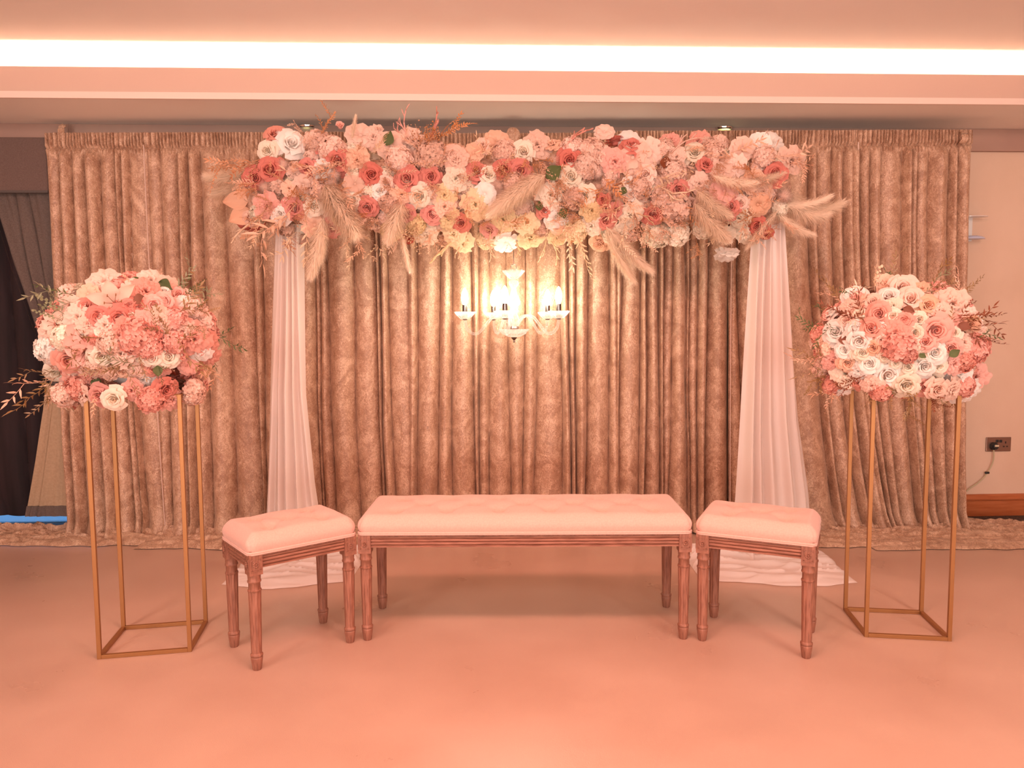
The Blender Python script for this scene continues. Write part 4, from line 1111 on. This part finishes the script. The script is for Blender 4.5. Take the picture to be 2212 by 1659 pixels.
dome(CL, AXL, (-1.438, 2.902, 1.0), left, lsp, 'big pink and blush dome of roses and lilies on the left gold stand', 61,
     [('peony', 'pink'), ('peony', 'blush'), ('hydrangea', 'pink'), ('hydrangea', 'blush'), ('rose', 'rose'), ('rose', 'cream')], None)
CR = at(1948, 738, 3.005)
right = ex('''
R white 1849 637 23;R white 1920 641 22;R blush 1951 622 27;R blush 1967 647 25;R peach 2005 660 20;P blush 2057 656 30;P blush 2034 674 20;P peach 1917 614 20;R pink 1899 678 23;R cream 1857 678 12;R blush 1886 653 19;R cream 1928 683 16;R pink 1953 693 21;R cream 1986 691 16;
R pink 1882 710 23;R cream 1976 720 17;R pink 2021 714 31;R cream 2061 720 14;P pink 1936 720 28;H pink 1942 747 30;R pink 1999 739 19;R white 2019 762 23;R pink 2055 751 18;P blush 2082 739 17;R white 1857 737 25;R white 1807 718 24;R white 1824 755 18;R cream 1863 762 17;
R peach 1886 751 16;R cream 1972 751 16;D pink 1791 687 16;R blush 1828 693 15;H peach 1784 747 20;P pink 1799 780 20;R peach 1832 785 18;R white 1878 785 21;R cream 1936 783 13;R cream 1961 793 16;R white 1997 791 23;R cream 2028 791 15;H pink 2107 755 27;H pink 2080 780 22;P pink 2061 785 20;
P white 2069 816 25;P pink 2107 812 24;R pink 2046 837 20;P white 2088 845 26;P pink 1791 812 20;P cream 1828 807 25;P white 1855 800 20;R white 1918 809 28;R cream 1897 834 19;R cream 1949 818 17;R pink 1978 828 19;R cream 2019 820 16;P white 1812 838 18;H blush 1770 800 14;P blush 1838 660 16;
H pink 1960 765 18;R peach 2096 700 16;P peach 1990 625 16;R blush 1905 735 14;R white 1848 710 16;P cream 1930 660 14;R cream 1910 770 14;B peach 2030 640 14;P blush 2090 680 16;P blush 2110 710 15''')
AXR = (.325, .245, .225)
rsp = [('leaf_sprig', 'russet', 1870, 700, -40, -60), ('leaf_sprig', 'russet', 1860, 690, -70, -15), ('leaf_sprig', 'russet', 1860, 670, -15, -40), ('leaf_sprig', 'russet', 2060, 690, 60, -20), ('leaf_sprig', 'russet', 2080, 700, 65, 25), ('leaf_sprig', 'russet', 2075, 690, 70, -5), ('leaf_sprig', 'russet', 2090, 725, 55, 25),
       ('leaf_sprig', 'goldleaf', 2005, 630, 35, -50), ('leaf_sprig', 'sage', 1995, 635, 40, -35), ('fine_sprig', 'goldleaf', 2010, 625, 45, -20), ('eucalyptus_sprig', 'straw', 1890, 630, -15, -65), ('leaf_sprig', 'goldleaf', 1890, 625, 5, -25), ('eucalyptus_sprig', 'green', 1840, 640, -25, -25), ('leaf_sprig', 'green', 1800, 700, -35, 10), ('leaf_sprig', 'green', 1795, 700, -25, 40),
       ('leaf_sprig', 'goldleaf', 1790, 775, -60, -25), ('leaf_sprig', 'goldleaf', 1790, 800, -65, 0), ('fine_sprig', 'goldleaf', 1790, 805, -50, 35), ('fine_sprig', 'russet', 1870, 810, -70, 25), ('leaf_sprig', 'rosegold', 1810, 840, -50, 18), ('leaf_sprig', 'rosegold', 1800, 840, -10, 35), ('leaf_sprig', 'goldleaf', 1870, 830, 10, 40),
       ('fine_sprig', 'goldleaf', 1985, 835, -75, 30), ('leaf_sprig', 'goldleaf', 1990, 830, -40, 45), ('fine_sprig', 'russet', 2000, 830, 35, 50), ('leaf_sprig', 'goldleaf', 2005, 835, 25, 40), ('leaf_sprig', 'green', 1925, 835, -30, 20), ('fine_sprig', 'goldleaf', 1970, 840, 0, 70), ('broad_leaf', 'russet', 2070, 700, 25, 12),
       ('broad_leaf', 'russet', 1810, 735, 28, 0), ('broad_leaf', 'green', 2050, 770, 22, -15), ('broad_leaf', 'green', 1985, 765, 15, 8), ('broad_leaf', 'russet', 1950, 665, 25, 10), ('eucalyptus_sprig', 'russet', 2080, 665, 30, -10), ('fine_sprig', 'russet', 1840, 705, 10, 25)]
dome(CR, AXR, (1.583, 3.005, 1.0), right, rsp, 'cream, blush and pink rose dome with dark sprigs on the right gold stand', 71,
     [('rose', 'white'), ('rose', 'blush'), ('peony', 'blush'), ('rose', 'pink'), ('hydrangea', 'pink'), ('rose', 'cream')], None)

# ------------------------------------------------------------------ glass chandelier
def zc_(py): return 1.561 - (py - 575) * .002425
YCH = 4.04
xC = at(1110, 650, YCH).x
ch = empty('chandelier', (xC, YCH, zc_(740))); tag(ch, 'clear glass five arm chandelier with lit candle bulbs hanging under the garland', 'chandelier')
T0 = Matrix.Translation((0, 0, -zc_(740)))
def scal(n, k): return lambda r, z, a: r * (1 + k * math.cos(a * n))
b = MB(); b.lathe([(.010, zc_(601)), (.020, zc_(600)), (.040, zc_(592)), (.056, zc_(583)), (.055, zc_(581)), (.035, zc_(590)), (.012, zc_(596))], 48, T0, fn=lambda r, z, a: r * (1 + .10 * math.cos(a * 8) * min(1, r / .05))); b.build('crown_dish', M_glass, ch)
b = MB(); b.lathe([(.012, zc_(602)), (.024, zc_(605)), (.027, zc_(610)), (.018, zc_(616)), (.013, zc_(619)), (.014, zc_(625)), (.020, zc_(636)), (.034, zc_(650)), (.032, zc_(656)), (.016, zc_(663)), (.020, zc_(667)), (.022, zc_(672)), (.014, zc_(676)), (.022, zc_(682)), (.029, zc_(690)), (.026, zc_(700)), (.016, zc_(706))], 40, T0, fn=scal(10, .05)); b.build('column', M_glass, ch)
b = MB(); b.lathe([(.004, zc_(729)), (.03, zc_(728)), (.060, zc_(722)), (.078, zc_(712)), (.076, zc_(711)), (.055, zc_(718)), (.02, zc_(722))], 48, T0, fn=scal(18, .06)); b.build('bottom_bowl', M_glass, ch)
b = MB(); b.lathe([(.026, zc_(705)), (.028, zc_(709)), (.020, zc_(713)), (.006, zc_(714))], 24, T0); b.build('hub', M_chrome, ch)
b = MB(); b.lathe([(.003, zc_(741)), (.006, zc_(739)), (.004, zc_(736)), (.016, zc_(731)), (.018, zc_(729.5)), (.003, zc_(728))], 16, T0); b.build('finial', M_dchrome, ch)
b = MB(); b.tube([(.016 * math.cos(a), 0, zc_(574) - zc_(740) + .016 * math.sin(a)) for a in [2 * PI * i / 20 for i in range(21)]], .0018, 6); b.build('hook_ring', M_dchrome, ch)
b = MB(); b.tube([(0, 0, zc_(568) - zc_(740)), (0, .01, zc_(540) - zc_(740)), (0, .03, 1.86 - zc_(740))], .0022, 6); b.build('hanging_cord', M_dchrome, ch)
Rr = .265
for k, dg in enumerate((188, 260, 332, 44, 116)):
    a = R(dg); u = Vector((math.cos(a), math.sin(a), 0))
    prof = [(.02, zc_(704)), (.035, zc_(694)), (.06, zc_(684)), (.09, zc_(681)), (.12, zc_(686)), (.15, zc_(700)), (.18, zc_(714)), (.205, zc_(721)), (.235, zc_(718)), (.258, zc_(706)), (Rr, zc_(690))]
    P_ = [u * r_ + Vector((0, 0, z_ - zc_(740))) for r_, z_ in prof]; S_ = []
    for i in range(len(P_) - 1):
        a0, a1, a2, a3 = P_[max(i - 1, 0)], P_[i], P_[i + 1], P_[min(i + 2, len(P_) - 1)]
        for j in range(4):
            t = j / 4; S_.append(.5 * (2 * a1 + (a2 - a0) * t + (2 * a0 - 5 * a1 + 4 * a2 - a3) * t * t + (3 * a1 - a0 - 3 * a2 + a3) * t ** 3))
    S_.append(P_[-1])
    b = MB(); b.tube(S_, .0075, 12); arm = b.build('arm', M_glass, ch)
    T = Matrix.Translation(u * Rr + Vector((0, 0, -zc_(740))))
    b = MB(); b.lathe([(.006, zc_(689)), (.022, zc_(688)), (.042, zc_(680)), (.054, zc_(673)), (.052, zc_(672)), (.036, zc_(679)), (.012, zc_(683))], 40, T, fn=scal(12, .08)); b.build('drip_pan', M_glass, arm)
    b = MB(); b.lathe([(.003, zc_(691)), (.013, zc_(690)), (.014, zc_(688)), (.004, zc_(687))], 16, T); b.build('pan_collar', M_dchrome, arm)
    b = MB(); b.lathe([(.012, zc_(683)), (.0135, zc_(681)), (.0135, zc_(657)), (.010, zc_(656))], 20, T); b.build('candle_sleeve', M_dchrome, arm)
    b = MB(); b.lathe([(.008, zc_(657)), (.013, zc_(652)), (.0185, zc_(645)), (.0185, zc_(640)), (.014, zc_(630)), (.007, zc_(623)), (.001, zc_(620))], 20, T); b.build('candle_bulb', M_bulb, arm)
